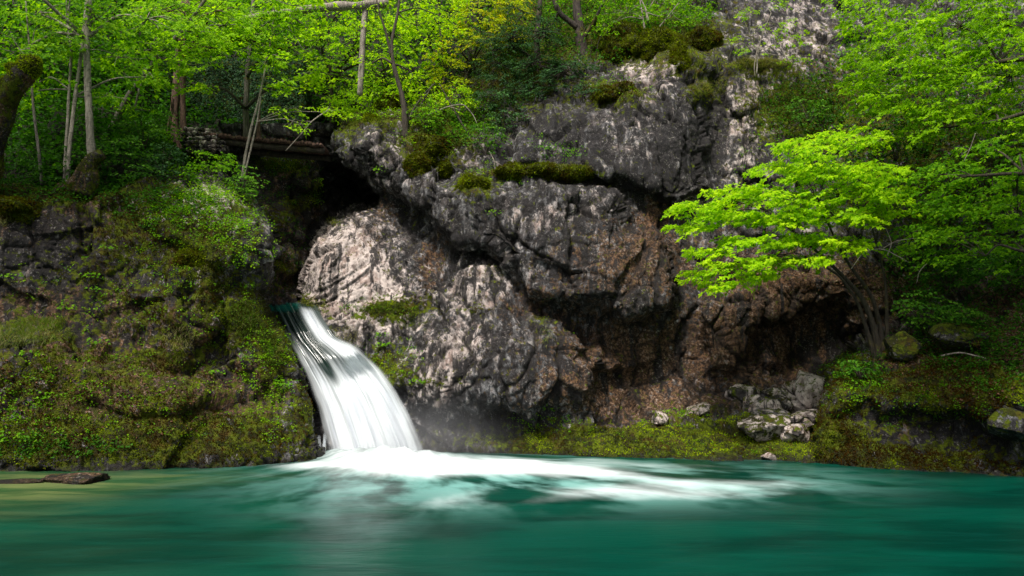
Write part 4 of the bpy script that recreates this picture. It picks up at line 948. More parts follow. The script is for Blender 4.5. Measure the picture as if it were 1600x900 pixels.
SHR = [
 ('dark leafy shrub at the left edge below the mossy log', 20, 300, 90, 70, 19.0, M_LEAF_MID, .45, 50),
 ('dark green shrub between the paired stems and the stump', 90, 300, 70, 70, 20.2, M_LEAF_MID, .35, 40),
 ('mid green shrub right behind the mossy stump', 190, 290, 100, 80, 20.4, M_LEAF_MID, .6, 80),
 ('broad green shrub beneath the leaning trunk', 225, 235, 100, 70, 21.6, M_LEAF_MID, .65, 80),
 ('dark shrub at the brow of the bank in front of the red trunk', 255, 285, 80, 60, 20.6, M_LEAF_DARK, .6, 60),
 ('bright green shrub at the foot of the red trunk', 255, 235, 60, 40, 22.6, M_LEAF_GREEN, .55, 36),
 ('light green leafy plants on the brow beside the ravine', 330, 272, 70, 36, 20.9, M_LEAF_GREEN, .6, 36),
 ('grey-green flowering bush hanging over the ravine edge', 380, 315, 46, 56, 20.7, M_LEAF_MID, .85, 34),
 ('bright fern clump on top of the left bank', 290, 286, 40, 34, 20.7, M_LEAF_GREEN, .5, 20),
 ('lime leaved shrub at the left end of the cliff rim', 540, 195, 60, 50, 24.2, M_LEAF_LIME, .5, 34),
 ('bright green bush under the weathered post', 575, 175, 60, 50, 25, M_LEAF_LIME, .45, 34),
 ('green bush at the foot of the crooked tree', 665, 205, 50, 50, 23.5, M_LEAF_GREEN, .7, 34),
 ('yellow dotted shrub on the slope above the hanging moss', 715, 190, 60, 60, 24, M_LEAF_LIME, .7, 36),
 ('mid green shrub below the yew', 760, 245, 60, 60, 23, M_LEAF_MID, .75, 40),
 ('dark shrub in the corner where the ledge meets the upper cliff', 790, 225, 50, 80, 23.6, M_LEAF_DARK, .7, 50),
 ('bright fern by the trunk foot of the lime maple', 1345, 590, 60, 30, 18.0, M_LEAF_MID, .6, 22),
 ('dark green ferny shrub on the right slope behind the maple stems', 1440, 510, 70, 60, 18.6, M_LEAF_MID, .6, 50),
 ('leafy shrub higher on the right slope', 1480, 450, 90, 60, 18.9, M_LEAF_MID, .55, 60),
 ('shaded shrub at the right edge above the leaf litter', 1570, 450, 90, 60, 17.6, M_LEAF_MID, .45, 60),
 ('shrub hanging over the mossy boulder on the right slope', 1500, 510, 70, 34, 17.8, M_LEAF_MID, .5, 36),
 ('green shrub on the pale slab above the brightest maple', 1265, 190, 60, 40, 23.8, M_LEAF_MID, .6, 30),
 ('dark shrub high on the right behind the limbs', 1400, 250, 90, 60, 21.5, M_LEAF_MID, .3, 50),
]
for i, (lab, px, py, w, h, d, mat, tn, n) in enumerate(SHR):
    shrub(lab, px, py, w, h, d, mat, 100 + i, n=int(n * 1.3), tint=tn, size=.075, L=.4)

# ------------------------------------------------------------------ ground cover
def region(r, sheet, e, n, need_moss=None):
    px, py = ell(r, e, n); P, N, k = on(sheet, px, py)
    i = np.clip(np.round((py - sheet.y0) / sheet.step).astype(int), 0, sheet.P.shape[0] - 1); j = np.clip(np.round((px - sheet.x0) / sheet.step).astype(int), 0, sheet.P.shape[1] - 1)
    if need_moss is not None: k = k & (sheet.moss[i, j] > need_moss)
    return P[k], N[k]

def plants(bag, P, N, r, leaf=.045, per=10, h=.12, tint=.5, lobed=False):
    S = len(P)
    if not S: return
    off = r.normal(0, 1, (S, per, 3)) * np.array([1, 1, .55]) * h * .7
    Q = P[:, None] + N[:, None] * h * .55 + np.array([0, 0, h * .35]) + off
    D = off + N[:, None] * .06 + r.normal(0, .04, off.shape) - UP * .02
    NN = UP * .8 + N[:, None] * .7 + r.normal(0, .4, off.shape)
    bag.leaves(Q.reshape(-1, 3), D.reshape(-1, 3), NN.reshape(-1, 3), leaf * (.6 + .7 * r.random(S * per)), (tint + r.normal(0, .12, (S, 1)) + r.normal(0, .1, (S, per))).ravel(), lobed, .95)

def cover(name, mat, items, label, cat, seed):
    r = np.random.default_rng(seed); bag = Bag()
    for sheet, e, n, kw in items:
        P, N = region(r, sheet, e, n); plants(bag, P, N, r, **kw)
    o = link(name, bag.mesh(name, mat)); tag(o, label, cat, kind='stuff'); return o

cover('undergrowth', M_LEAF_MID, [(S_HILL, (200, 200, 330, 110), 2600, dict(leaf=.12, per=9, h=.4, tint=.45)), (S_HILL, (600, 120, 200, 120), 900, dict(leaf=.12, per=9, h=.4, tint=.6)),
      (S_HILL, (100, 60, 400, 120), 1600, dict(leaf=.16, per=9, h=.6, tint=.5)), (S_HILL, (350, 0, 500, 100), 1200, dict(leaf=.18, per=9, h=.7, tint=.6)),
      (S_MAIN, (860, 40, 160, 80), 700, dict(leaf=.09, per=9, h=.3, tint=.6)), (S_MAIN, (1000, 20, 120, 50), 500, dict(leaf=.08, per=9, h=.25, tint=.7)), (S_MAIN, (1500, 200, 260, 180), 1300, dict(leaf=.09, per=9, h=.3, tint=.4)),
      (S_MAIN, (720, 190, 60, 50), 300, dict(leaf=.07, per=9, h=.2, tint=.7)), (S_MAIN, (1250, 170, 70, 50), 260, dict(leaf=.06, per=9, h=.14, tint=.6)), (S_MAIN, (1500, 430, 120, 60), 500, dict(leaf=.07, per=9, h=.22, tint=.4)),
      (S_RIGHT, (1500, 500, 120, 60), 420, dict(leaf=.06, per=9, h=.18, tint=.45)), (S_RIGHT, (1560, 560, 120, 60), 420, dict(leaf=.05, per=9, h=.10, tint=.5)), (S_RIGHT, (1340, 580, 60, 26), 120, dict(leaf=.045, per=9, h=.08, tint=.5)),
      (S_GORGE, (430, 270, 60, 60), 160, dict(leaf=.05, per=9, h=.1, tint=.5)), (S_GORGE, (430, 400, 50, 70), 120, dict(leaf=.05, per=9, h=.1, tint=.4)), (S_LEFT, (110, 300, 180, 24), 500, dict(leaf=.06, per=9, h=.16, tint=.5)),
      (S_LEFT, (250, 320, 100, 40), 260, dict(leaf=.05, per=9, h=.10, tint=.5)), (S_LEFT, (80, 700, 120, 20), 90, dict(leaf=.05, per=9, h=.08, tint=.5))],
      'low dark green plants covering the forest floor', 'undergrowth', 201)
cover('bank_plants', M_LEAF_GREEN, [(S_LEFT, (200, 620, 260, 70), 160, dict(leaf=.04, per=8, h=.07, tint=.6)), (S_LEFT, (60, 640, 120, 60), 80, dict(leaf=.045, per=8, h=.09, tint=.55)), (S_LEFT, (420, 560, 50, 60), 180, dict(leaf=.04, per=9, h=.07, tint=.7)),
      (S_LEFT, (375, 360, 50, 60), 130, dict(leaf=.05, per=12, h=.13, tint=.65)), (S_LEFT, (290, 340, 60, 40), 200, dict(leaf=.045, per=10, h=.10, tint=.6)), (S_LEFT, (300, 440, 110, 110), 150, dict(leaf=.04, per=8, h=.07, tint=.6)), (S_LEFT, (160, 460, 150, 80), 60, dict(leaf=.045, per=8, h=.08, tint=.6)),
      (S_LEFT, (330, 300, 60, 20), 160, dict(leaf=.045, per=9, h=.14, tint=.8)), (S_LEFT, (430, 640, 40, 60), 70, dict(leaf=.04, per=8, h=.07, tint=.7)),
      (S_MAIN, (610, 560, 50, 40), 60, dict(leaf=.035, per=8, h=.06, tint=.6)), (S_MAIN, (590, 480, 60, 20), 50, dict(leaf=.03, per=8, h=.05, tint=.6)), (S_MAIN, (1080, 690, 200, 30), 90, dict(leaf=.03, per=7, h=.04, tint=.7)),
      (S_MAIN, (1060, 655, 60, 10), 60, dict(leaf=.035, per=8, h=.06, tint=.7)), (S_MAIN, (850, 660, 60, 24), 60, dict(leaf=.035, per=8, h=.05, tint=.6)), (S_MAIN, (800, 270, 70, 20), 70, dict(leaf=.04, per=8, h=.09, tint=.7)),
      (S_MAIN, (870, 235, 50, 20), 50, dict(leaf=.05, per=8, h=.1, tint=.4)), (S_MAIN, (680, 210, 70, 40), 120, dict(leaf=.045, per=8, h=.1, tint=.7)), (S_MAIN, (590, 180, 60, 14), 90, dict(leaf=.045, per=8, h=.1, tint=.8)), (S_MAIN, (960, 140, 60, 20), 60, dict(leaf=.045, per=8, h=.08, tint=.6)),
      (S_MAIN, (1200, 280, 60, 80), 40, dict(leaf=.05, per=8, h=.08, tint=.5)), (S_RIGHT, (1440, 620, 180, 50), 200, dict(leaf=.035, per=8, h=.06, tint=.35)), (S_RIGHT, (1320, 600, 40, 30), 60, dict(leaf=.04, per=8, h=.07, tint=.6)), (S_GORGE, (495, 300, 12, 24), 30, dict(leaf=.05, per=8, h=.08, tint=.7))],
      'scattered small bright plants rooted in moss and cracks', 'plants', 202)

def litter():
    r = np.random.default_rng(203); bag = Bag()
    for sheet, e, n in [(S_RIGHT, (1520, 560, 150, 70), 5200), (S_RIGHT, (1600, 460, 120, 60), 2500), (S_MAIN, (1230, 420, 130, 40), 2200), (S_LEFT, (140, 620, 240, 70), 1500), (S_HILL, (600, 170, 60, 20), 500), (S_MAIN, (1010, 345, 70, 12), 300)]:
        P, N = region(r, sheet, e, n); m = len(P)
        bag.leaves(P + N * .012, r.normal(0, 1, (m, 3)) * [1, 1, .4], N + r.normal(0, .45, (m, 3)), .045 * (.5 + r.random(m)), r.random(m) ** 1.5, False)
    tag(link('leaf_litter', bag.mesh('leaf_litter', M_DRYLEAF)), 'dry brown fallen leaves on the slopes', 'leaves', kind='stuff')
litter()

def moss_fuzz():
    r = np.random.default_rng(204); bag = Bag()
    for sheet, n in ((S_MAIN, 90000), (S_LEFT, 38000), (S_RIGHT, 26000), (S_GORGE, 6000)):
        pr = (sheet.moss * sheet.keep * (sheet.px > -60) * (sheet.px < 1660) * (sheet.py > -20) * (sheet.py < 745)).ravel(); pr = np.where(pr > .35, pr, 0); pr /= pr.sum()
        ix = r.choice(len(pr), n, p=pr); P = sheet.P.reshape(-1, 3)[ix] + r.normal(0, .015, (n, 3)); N = sheet.N.reshape(-1, 3)[ix]
        k = P[:, 2] > .03; P, N = P[k], N[k]; n = len(P)
        D = N + UP * .2 + r.normal(0, .45, (n, 3)); C = fbm(P, 1.5, 2, 4.0)
        bag.leaves(P - N * .01, D, r.normal(0, 1, (n, 3)), .045 * (.5 + r.random(n)), .36 + 1.3 * C + r.normal(0, .16, n) - (.18 if sheet is S_LEFT else .24 if sheet is S_RIGHT else 0) + (.36 * np.exp(-((P[:, 0] - 5.5) / 3.2) ** 2) if sheet is S_MAIN else 0) * (P[:, 2] < 1.6), False, .45)  # blades on the right bank tinted down in place of shade
    tag(link('moss', bag.mesh('moss', M_MOSS)), 'soft olive moss carpeting the rocks', 'moss', kind='stuff')
moss_fuzz()

def grass():
    r = np.random.default_rng(205); bag = Bag()
    items = [(S_LEFT, (45, 515, 60, 12), 1500, .34, .55, .6), (S_LEFT, (40, 530, 70, 10), 900, .34, .95, .75), (S_LEFT, (390, 500, 40, 30), 1300, .26, .8, .55), (S_LEFT, (425, 545, 24, 30), 900, .24, .8, .55), (S_LEFT, (380, 330, 40, 30), 700, .22, .6, .5),
             (S_LEFT, (280, 530, 26, 20), 260, .34, 1.0, .95), (S_LEFT, (350, 380, 50, 30), 400, .2, .7, .55), (S_LEFT, (0, 350, 30, 12), 240, .5, 1.0, .9), (S_LEFT, (340, 430, 20, 30), 200, .22, .9, .8),
             (S_MAIN, (600, 484, 40, 7), 900, .16, .7, .6), (S_MAIN, (640, 500, 20, 14), 300, .14, .8, .6), (S_MAIN, (1110, 135, 28, 14), 500, .3, .9, .75), (S_MAIN, (1190, 102, 44, 8), 900, .32, .95, .85), (S_MAIN, (960, 140, 50, 12), 600, .25, .9, .8),
             (S_MAIN, (860, 264, 66, 6), 1100, .26, .95, .8), (S_MAIN, (845, 500, 22, 6), 200, .16, .8, .7), (S_MAIN, (852, 520, 8, 24), 90, .3, 1.0, .75), (S_MAIN, (660, 225, 40, 20), 600, .3, 1.0, .7), (S_MAIN, (700, 215, 50, 20), 500, .3, .9, .8), (S_MAIN, (1250, 160, 70, 30), 800, .3, .8, .8),
             (S_MAIN, (980, 60, 120, 20), 1400, .32, .9, .6), (S_MAIN, (560, 190, 40, 12), 400, .3, .8, .6), (S_MAIN, (770, 430, 24, 14), 160, .12, .8, .8), (S_MAIN, (490, 480, 22, 12), 400, .2, 1.0, .9), (S_RIGHT, (1450, 520, 60, 20), 200, .25, .7, .4), (S_MAIN, (850, 110, 60, 40), 500, .3, .8, .7), (S_MAIN, (540, 525, 24, 16), 300, .16, 1.0, .95)]
    for sheet, e, n, ln, bd, tn in items:
        P, N = region(r, sheet, e, n); m = len(P)
        if not m: continue
        H = N * np.array([1, 1, 0]) + r.normal(0, .45, (m, 3)) * np.array([1, 1, 0]); H = unit(H)
        bag.blades(P - N * .01, H, ln * (.5 + .7 * r.random(m)), bd + r.normal(0, .15, m), .0045, tn + r.normal(0, .18, m))
    tag(link('grass', bag.mesh('grass', M_GRASS)), 'thin grass drooping from the ledges', 'grass', kind='stuff')
grass()
# ------------------------------------------------------------------ boulders
def ico(sub=4):
    import bmesh
    bm = bmesh.new(); bmesh.ops.create_icosphere(bm, subdivisions=sub, radius=1.0)
    V = np.array([v.co[:] for v in bm.verts]); F = np.array([[v.index for v in f.verts] for f in bm.faces]); bm.free(); return V, F
ICO4 = ico(5); ICO3 = ico(4)

def boulder(label, px, py, rx, ry, sheet, seed, pale=.3, moss=.2, brown=.1, dark=.1, sink=.3, depth_k=.9, tilt=0.0, group=None, dd=0.0, water=False):
    r = np.random.default_rng(seed)
    if water: d = float(water_depth(py + ry * .4))
    else: P, N, _ = on(sheet, px, py + ry * .6); d = float(P[1]) + dd
    if sheet is S_MAIN and px > 1140: rx, ry = rx * 1.2, ry * 1.2
    s = d / F_PX; C = W(px, py, d)
    V, F = ICO4; sc = np.array([rx * s, max(rx, ry) * s * depth_k, ry * s]) * 1.08
    a = r.random() * 6.28; R = np.array([[math.cos(a), -math.sin(a), 0], [math.sin(a), math.cos(a), 0], [0, 0, 1]])
    U = V.copy()
    # chop with random planes so that flat faces and arrises appear
    for _ in range(13):
        n = unit(r.normal(0, 1, 3)); h = r.uniform(.50, .82); k = U @ n; U = U - n * np.clip(k - h, 0, 9)[:, None] * .96
    U = U @ R.T
    f, e = facets(U + seed, 1.7, seed); U = U * (1.18 + .14 * f + .07 * fbm(U + seed, 2.2, 5, seed, .62) - .05 * np.exp(-e * 12))[:, None]
    ct, st = math.cos(tilt), math.sin(tilt); P = U * sc; P = np.stack([P[:, 0] * ct - P[:, 2] * st, P[:, 1], P[:, 0] * st + P[:, 2] * ct], -1)
    ms = np.clip(moss + .5 * (U[:, 2] > .35) * moss, 0, 1)
    at = np.stack([ms, np.full(len(U), brown), np.full(len(U), pale + (.6 if 'heap' in label or 'shelf' in label or 'boulder' in label and moss < .3 else 0)), np.full(len(U), dark)], -1)
    Pw = P + C + UP * 0
    me = mesh_np('boulder', Pw, F, M_ROCK, True, {'mixw': at, 'joint': .7 * np.exp(-e * 20)})
    o = link('boulder', me, None, C - UP * sc[2] * .7)
    return tag(o, label, 'rock', group)
GB = 'rocks lying on the mossy shelf at the foot of the cliff'
boulder('rounded grey boulder at the back of the shelf, left of the rock heap', 1162, 620, 19, 14, S_MAIN, 301, .35)
boulder('low pale grey rock at the left end of the shelf line', 1094, 642, 25, 11, S_MAIN, 302, .6, tilt=.15)
boulder('small pale slab just right of the low pale rock', 1122, 641, 14, 7, S_MAIN, 303, .8, tilt=-.2)
boulder('small grey rock leftmost on the green shelf', 1032, 653, 15, 10, S_MAIN, 304, .45)
boulder('small pale cobble under the rounded boulder', 1148, 632, 8, 7, S_MAIN, 305, .7)
boulder('large blocky grey boulder leaning on the right bank', 1270, 618, 27, 31, S_MAIN, 306, .35, .15, tilt=.2, depth_k=.8)
boulder('long flat grey slab behind the rock heap', 1224, 622, 22, 11, S_MAIN, 307, .4, tilt=-.1)
boulder('dark grey rock wedged in the middle of the heap', 1184, 640, 24, 15, S_MAIN, 308, .15)
boulder('wide grey rock lying below the dark wedged rock', 1206, 648, 22, 13, S_MAIN, 309, .25, tilt=-.25)
boulder('angular rust brown boulder with a mossy top in front of the heap', 1196, 668, 33, 17, S_MAIN, 310, .2, .35, .3, tilt=-.15)
boulder('narrow mossy stone at the right side of the rust brown boulder', 1222, 672, 12, 13, S_MAIN, 311, .2, .6)
boulder('tan cobble lowest at the right of the heap', 1243, 678, 17, 12, S_MAIN, 312, .35, .1, .4)
boulder('small whitish chip on top of the tan cobble', 1256, 662, 12, 6, S_MAIN, 313, .8)
boulder('thin pale slab between the wide grey rock and the blocky boulder', 1236, 654, 20, 7, S_MAIN, 314, .55)
boulder('little round stone in front of the dark wedged rock', 1183, 653, 5, 4, S_MAIN, 315, .4)
boulder('yellowish stone half sunk in the moss at the waterline', 1202, 714, 8, 5, S_MAIN, 316, .9, 0, .3)
for i, (lab, px, py, rx, ry, pl) in enumerate([('wedge of grey stone behind the wide grey rock', 1208, 632, 18, 10, .5), ('squat grey block left of the blocky boulder', 1246, 634, 14, 12, .45), ('flat stone tucked under the blocky boulder', 1262, 650, 18, 8, .35), ('small tan stone between the mossy stone and the tan cobble', 1232, 684, 9, 8, .5),
      ('grey stone above the rust brown boulder', 1176, 655, 13, 7, .5), ('little pale stone by the low pale grey rock', 1076, 651, 9, 5, .7), ('mossy topped grey stone at the upper left of the blocky boulder', 1248, 606, 14, 12, .4), ('narrow stone standing behind the rounded boulder', 1182, 624, 9, 8, .4)]):
    boulder(lab, px, py, rx, ry, S_MAIN, 340 + i, pl)
boulder('mossy boulder beside the foot of the maple stems', 1408, 540, 22, 24, S_RIGHT, 317, .0, .7, .3, .5)
boulder('dark mossy boulder half way up the right slope', 1500, 530, 38, 24, S_RIGHT, 318, .0, .5, .4, .6)
boulder('pale speckled rock jutting from the right edge above the water', 1585, 662, 40, 30, S_RIGHT, 319, -.2, .4, .3, .4)
boulder('flat rust brown rock breaking the surface of the shallows', 120, 749, 54, 8, S_LEFT, 320, -.3, 0, 1.1, .1, water=True, depth_k=.6)
boulder('submerged brown stone at the left edge of the shallows', 20, 752, 44, 4, S_LEFT, 321, .2, 0, .8, .1, water=True, depth_k=.35)

# ------------------------------------------------------------------ moss cushions and mossy wood
def mossy_fuzz(V, F, n, r, size=.04, tint=.5):
    a = V[F]; nn = np.cross(a[:, 1] - a[:, 0], a[:, 2] - a[:, 0]); ar = np.linalg.norm(nn, axis=-1); ix = r.choice(len(F), n, p=ar / ar.sum())
    w = r.dirichlet((1, 1, 1), n); P = (a[ix, :3] * w[..., None]).sum(1); N = unit(nn[ix]); bag = Bag()
    bag.leaves(P - N * .01, N + r.normal(0, .5, (n, 3)) - UP * .25, r.normal(0, 1, (n, 3)), size * (.5 + r.random(n)), tint + .5 * fbm(P, 2.0, 2, 1.0) + r.normal(0, .15, n), False, .4); return bag

def cushion(label, px, py, rx, ry, sheet, seed, dd=.02, tint=.5):
    r = np.random.default_rng(seed); P, N, _ = on(sheet, px, py); d = float(P[1]) + dd; s = d / F_PX; C = W(px, py, d)
    V, F = ICO3; U = V * (1 + .75 * fbm(V + seed, 1.2, 5, seed))[:, None]; U = U * (.9 + .28 * lumps(V * np.array([max(1, rx / ry * .6), 1, 1]) + seed, 2.0, seed))[:, None]
    Pw = U * np.array([rx * s, rx * s * .7, ry * s]) + C
    base = C - UP * ry * s
    rt = root('moss_cushion', base, label, 'moss cushion', 'moss cushions bulging over the rock rims')
    n = len(U); me = mesh_np('cushion', Pw, F, M_ROCK, True, {'mixw': np.tile([1.0, 0, 0, 0], (n, 1)), 'joint': np.zeros(n)})
    link('cushion', me, rt)
    link('fronds', mossy_fuzz(Pw, F, int(1800 + 8 * rx * ry), r, .07, tint + .08).mesh('fronds', M_MOSS), rt)
for i, a in enumerate([('big olive moss cushion hanging lowest below the crooked tree', 648, 262, 18, 20), ('rounded moss cushion left of the crooked tree on the cliff rim', 610, 172, 22, 20), ('brown green moss lobe beneath the rim left of the crooked tree', 580, 192, 12, 12),
     ('wide moss lobe above the hanging cushion', 668, 236, 30, 18), ('rusty moss lobe to the right of the hanging cushion', 694, 262, 16, 16), ('moss cushion at the left end of the long ledge', 738, 292, 22, 16), ('right hand moss cushion on the long ledge', 900, 272, 24, 9), ('middle moss cushion on the long ledge', 858, 268, 28, 12), ('lumpy moss cushion in the shrubs on the long ledge', 806, 270, 24, 12),
     ('mossy roll on the small ledge below the yew', 962, 150, 30, 14), ('round moss cushion left of the highest rim', 975, 74, 38, 30), ('dark moss cushion in the middle of the highest rim', 1030, 76, 34, 28), ('bright edged moss cushion at the right end of the highest rim', 1100, 66, 26, 18),
     ('small moss knob under the highest rim', 1060, 98, 13, 20), ('moss cushion beside the lip of the fall', 484, 486, 14, 6), ('mossy hump above the thin tree stems at the left', 20, 330, 40, 18), ('moss hump next to the grass on the left bank brow', 300, 408, 22, 14)]):
    cushion(a[0], a[1], a[2], a[3], a[4], S_LEFT if a[1] < 460 else S_MAIN, 400 + i, tint=.34 + .1 * ((i * 7) % 3 - 1))

def wood_thing(name, label, cat, lines, bark, moss=0, seed=1, part='trunk', knobs=()):
    """lines: polylines of (px, py, depth, radius)"""
    r = np.random.default_rng(seed); w = Wood()
    for i, ln in enumerate(lines): w.add([W(p[0], p[1], p[2]) for p in ln], [p[3] for p in ln], 12 if ln[0][3] > .08 else 6, seed + i, .22 if ln[0][3] > .1 else .1, 7)
    if not moss and len(lines) >= 1:
        o = link(name, w.mesh(name, bark), None, W(*lines[0][0][:3])); return tag(o, label, cat)
    rt = root(name, W(*lines[0][0][:3]), label, cat)
    V = np.concatenate(w.V); F = np.concatenate(w.F)
    wm_ = w.mesh(part, M_ROCK); na = len(wm_.vertices); at = np.tile([.42, 1.0, 0, .35], (na, 1)).astype(np.float32); at[:, 0] = np.clip(.35 + 1.2 * fbm(V, 2.0, 3, 4.0) + .25 * (V[:, 2] > V[:, 2].mean()), 0, 1)
    ca = wm_.attributes.new('mixw', 'FLOAT_COLOR', 'POINT'); ca.data.foreach_set('color', at.ravel()); link(part, wm_, rt)
    kv = []; kf = []; n0 = 0
    for (px, py, d, rad) in knobs:
        U, FF = ICO3; U = U * (1 + .3 * fbm(U + px, 1.1, 3, seed))[:, None] * (1 + .15 * lumps(U + py, 2.4, 1))[:, None]; kv.append(U * rad * np.array([1, .9, .85]) + W(px, py, d)); kf.append(FF + n0); n0 += len(U)
    if kv:
        kv = np.concatenate(kv); kf = np.concatenate(kf); link('burl', mesh_np('burl', kv, kf, M_ROCK, True, {'mixw': np.tile([1.0, 0, 0, 0], (len(kv), 1)), 'joint': np.zeros(len(kv))}), rt)
        bb = mossy_fuzz(kv, kf, 7000, r, .05, .8); b2 = mossy_fuzz(V, F[:, :3], 3600, r, .04, .35); bb.add(np.concatenate(b2.V), np.concatenate(b2.F), np.concatenate(b2.T))
        link('moss', bb.mesh('moss', M_MOSS), rt)
    else:
        link('moss', mossy_fuzz(V, F[:, :3], moss, r, .035, .55).mesh('moss', M_MOSS), rt)
    return rt
wood_thing('dead_tree', 'leaning broken trunk capped with golden moss at the far left edge', 'dead tree',
    [[(-40, 330, 18.0, .42), (-22, 250, 17.7, .36), (0, 175, 17.5, .30), (22, 135, 17.3, .26), (48, 104, 17.2, .24)]], M_BARK_MOSS, 1, 501, knobs=[(46, 104, 17.15, .27), (20, 106, 17.3, .14), (10, 134, 17.3, .24), (32, 118, 17.2, .22), (2, 160, 17.4, .2), (-8, 190, 17.4, .16), (52, 96, 17.1, .16)])
wood_thing('tree_stump', 'knobbly mossy stump with a root arching down under the birch', 'stump',
    [[(60, 312, 19.0, .10), (105, 296, 19.0, .16), (132, 272, 19.1, .2), (144, 250, 19.2, .22), (160, 240, 19.2, .16)], [(140, 262, 19.2, .2), (138, 285, 19.1, .24), (128, 305, 19.0, .26)], [(100, 290, 19.1, .2), (92, 310, 19, .24)]], M_BARK_MOSS, 3600, 502)
wood_thing('fallen_log', 'weathered grey log lying across the top of the upright dead post', 'log', [[(372, 30, 24.2, .12), (480, 14, 24, .14), (560, 8, 23.9, .15), (606, 4, 23.8, .15)]], M_DEAD, 0, 503)
wood_thing('dead_post', 'upright barkless grey trunk holding up the fallen log', 'post', [[(562, 150, 24.2, .10), (565, 110, 24.1, .11), (567, 60, 24.0, .10), (571, 16, 24.0, .11)]], M_DEAD, 0, 504)
wood_thing('tree_stump', 'splintered orange brown stump at the left end of the footbridge', 'stump', [[(405, 218, 24.0, .09), (404, 196, 24, .06), (407, 160, 24.0, .012)]], M_BARK_RED, 0, 505)
for i, (lab, lines) in enumerate([
    ('arching dead branch with lime twigs left of the cliff nose', [[(446, 236, 22.5, .012), (470, 210, 22.6, .02), (486, 190, 22.7, .022), (515, 170, 23, .025)], [(486, 190, 22.7, .014), (462, 188, 22.5, .008), (450, 180, 22.4, .004)]]),
    ('bare grey branch across the gap left of the weathered post', [[(448, 36, 23, .012), (462, 60, 23, .02), (474, 78, 23, .022), (488, 80, 23, .02)], [(486, 80, 23, .016), (464, 84, 23, .012), (446, 90, 23, .006)], [(462, 60, 23, .01), (460, 42, 22.9, .005)]]),
    ('curved dead branch arching over the slope below the yellow tree', [[(668, 180, 23.2, .012), (700, 166, 23.1, .018), (724, 162, 23.1, .018), (740, 180, 23.2, .014), (748, 200, 23.2, .008)], [(700, 166, 23.1, .01), (720, 172, 23, .006)]]),
    ('dark dead branch crossing diagonally below the yellow tree', [[(686, 130, 23.6, .012), (706, 165, 23.5, .022), (716, 184, 23.5, .03), (740, 222, 23.4, .035)], [(660, 160, 23.5, .03), (676, 132, 23.6, .02)]]),
    ('short pale broken branch standing on the mossy ledge', [[(774, 268, 22.2, .02), (772, 250, 22.1, .018), (764, 236, 22.1, .01)], [(772, 252, 22.1, .012), (790, 262, 22.1, .006)]]),
    ('tangle of bare grey twigs right of the maple stems', [[(1330, 420, 17.6, .008), (1350, 392, 17.6, .012), (1380, 388, 17.6, .014), (1420, 410, 17.8, .008)], [(1380, 388, 17.6, .01), (1400, 376, 17.5, .006), (1432, 372, 17.5, .004)], [(1350, 392, 17.6, .008), (1352, 372, 17.5, .004)], [(1384, 356, 17.5, .005), (1394, 380, 17.5, .008), (1386, 400, 17.6, .01)]]),
    ('thin white branch leaning on the slope at the right', [[(1432, 444, 18.2, .006), (1436, 424, 18.1, .01), (1448, 412, 18, .006)], [(1436, 424, 18.1, .006), (1428, 416, 18, .003)]]),
    ('bare twig hanging from the upper right tree', [[(1524, 208, 17, .004), (1516, 232, 17, .008), (1506, 252, 17, .006)], [(1516, 232, 17, .005), (1500, 244, 17, .003)]]),
    ('rotten stick lying on the brown leaf litter', [[(1470, 556, 17.4, .02), (1500, 550, 17.2, .022), (1540, 560, 16.9, .018)]]),
    ('grey root hanging down the slab at the upper right', [[(1180, 120, 23.9, .01), (1178, 106, 23.9, .014), (1184, 70, 24, .012)]]),
    ('twisted bare limb at the highest rim above the cliff', [[(1012, 34, 24.6, .05), (1010, 16, 24.6, .035), (1000, -4, 24.6, .02)], [(1012, 20, 24.6, .02), (1030, 26, 24.5, .012), (1034, 22, 24.5, .005)], [(1008, 18, 24.6, .02), (990, 8, 24.5, .01)], [(1014, 14, 24.6, .02), (1024, -4, 24.6, .01)]])]):
    wood_thing('dead_branch', lab, 'branch', lines, M_DEAD if i != 3 else M_BARK_DARK, 0, 520 + i)

# ------------------------------------------------------------------ footbridge, dry stone wall, ivy wall
def footbridge():
    A, B = W(330, 220, 24.4), W(512, 237, 24.3); rt = root('footbridge', A, 'old dark timber footbridge crossing the ravine behind the fall', 'footbridge')
    ax = unit(B - A); nrm = unit(np.cross(ax, UP))
    for o in (-.45, .45):
        w = Wood(); w.add([A + nrm * o - UP * .12, (A + B) / 2 + nrm * o - UP * .16, B + nrm * o - UP * .12], [.11, .10, .10], 10, o, .12, 10); link('beam', w.mesh('beam', M_BARK_DARK), rt)
    w = Wood(); r = np.random.default_rng(9)
    for k in range(34):
        t = (k + .5) / 34; C = A + (B - A) * t + UP * (.03 + r.normal(0, .015)); w.add([C - nrm * (.62 + r.random() * .1), C + nrm * (.62 + r.random() * .1)], [.055 + .02 * r.random()] * 2, 7, k, .1, 3)
    link('deck', w.mesh('deck', M_BARK_RED), rt)
footbridge()

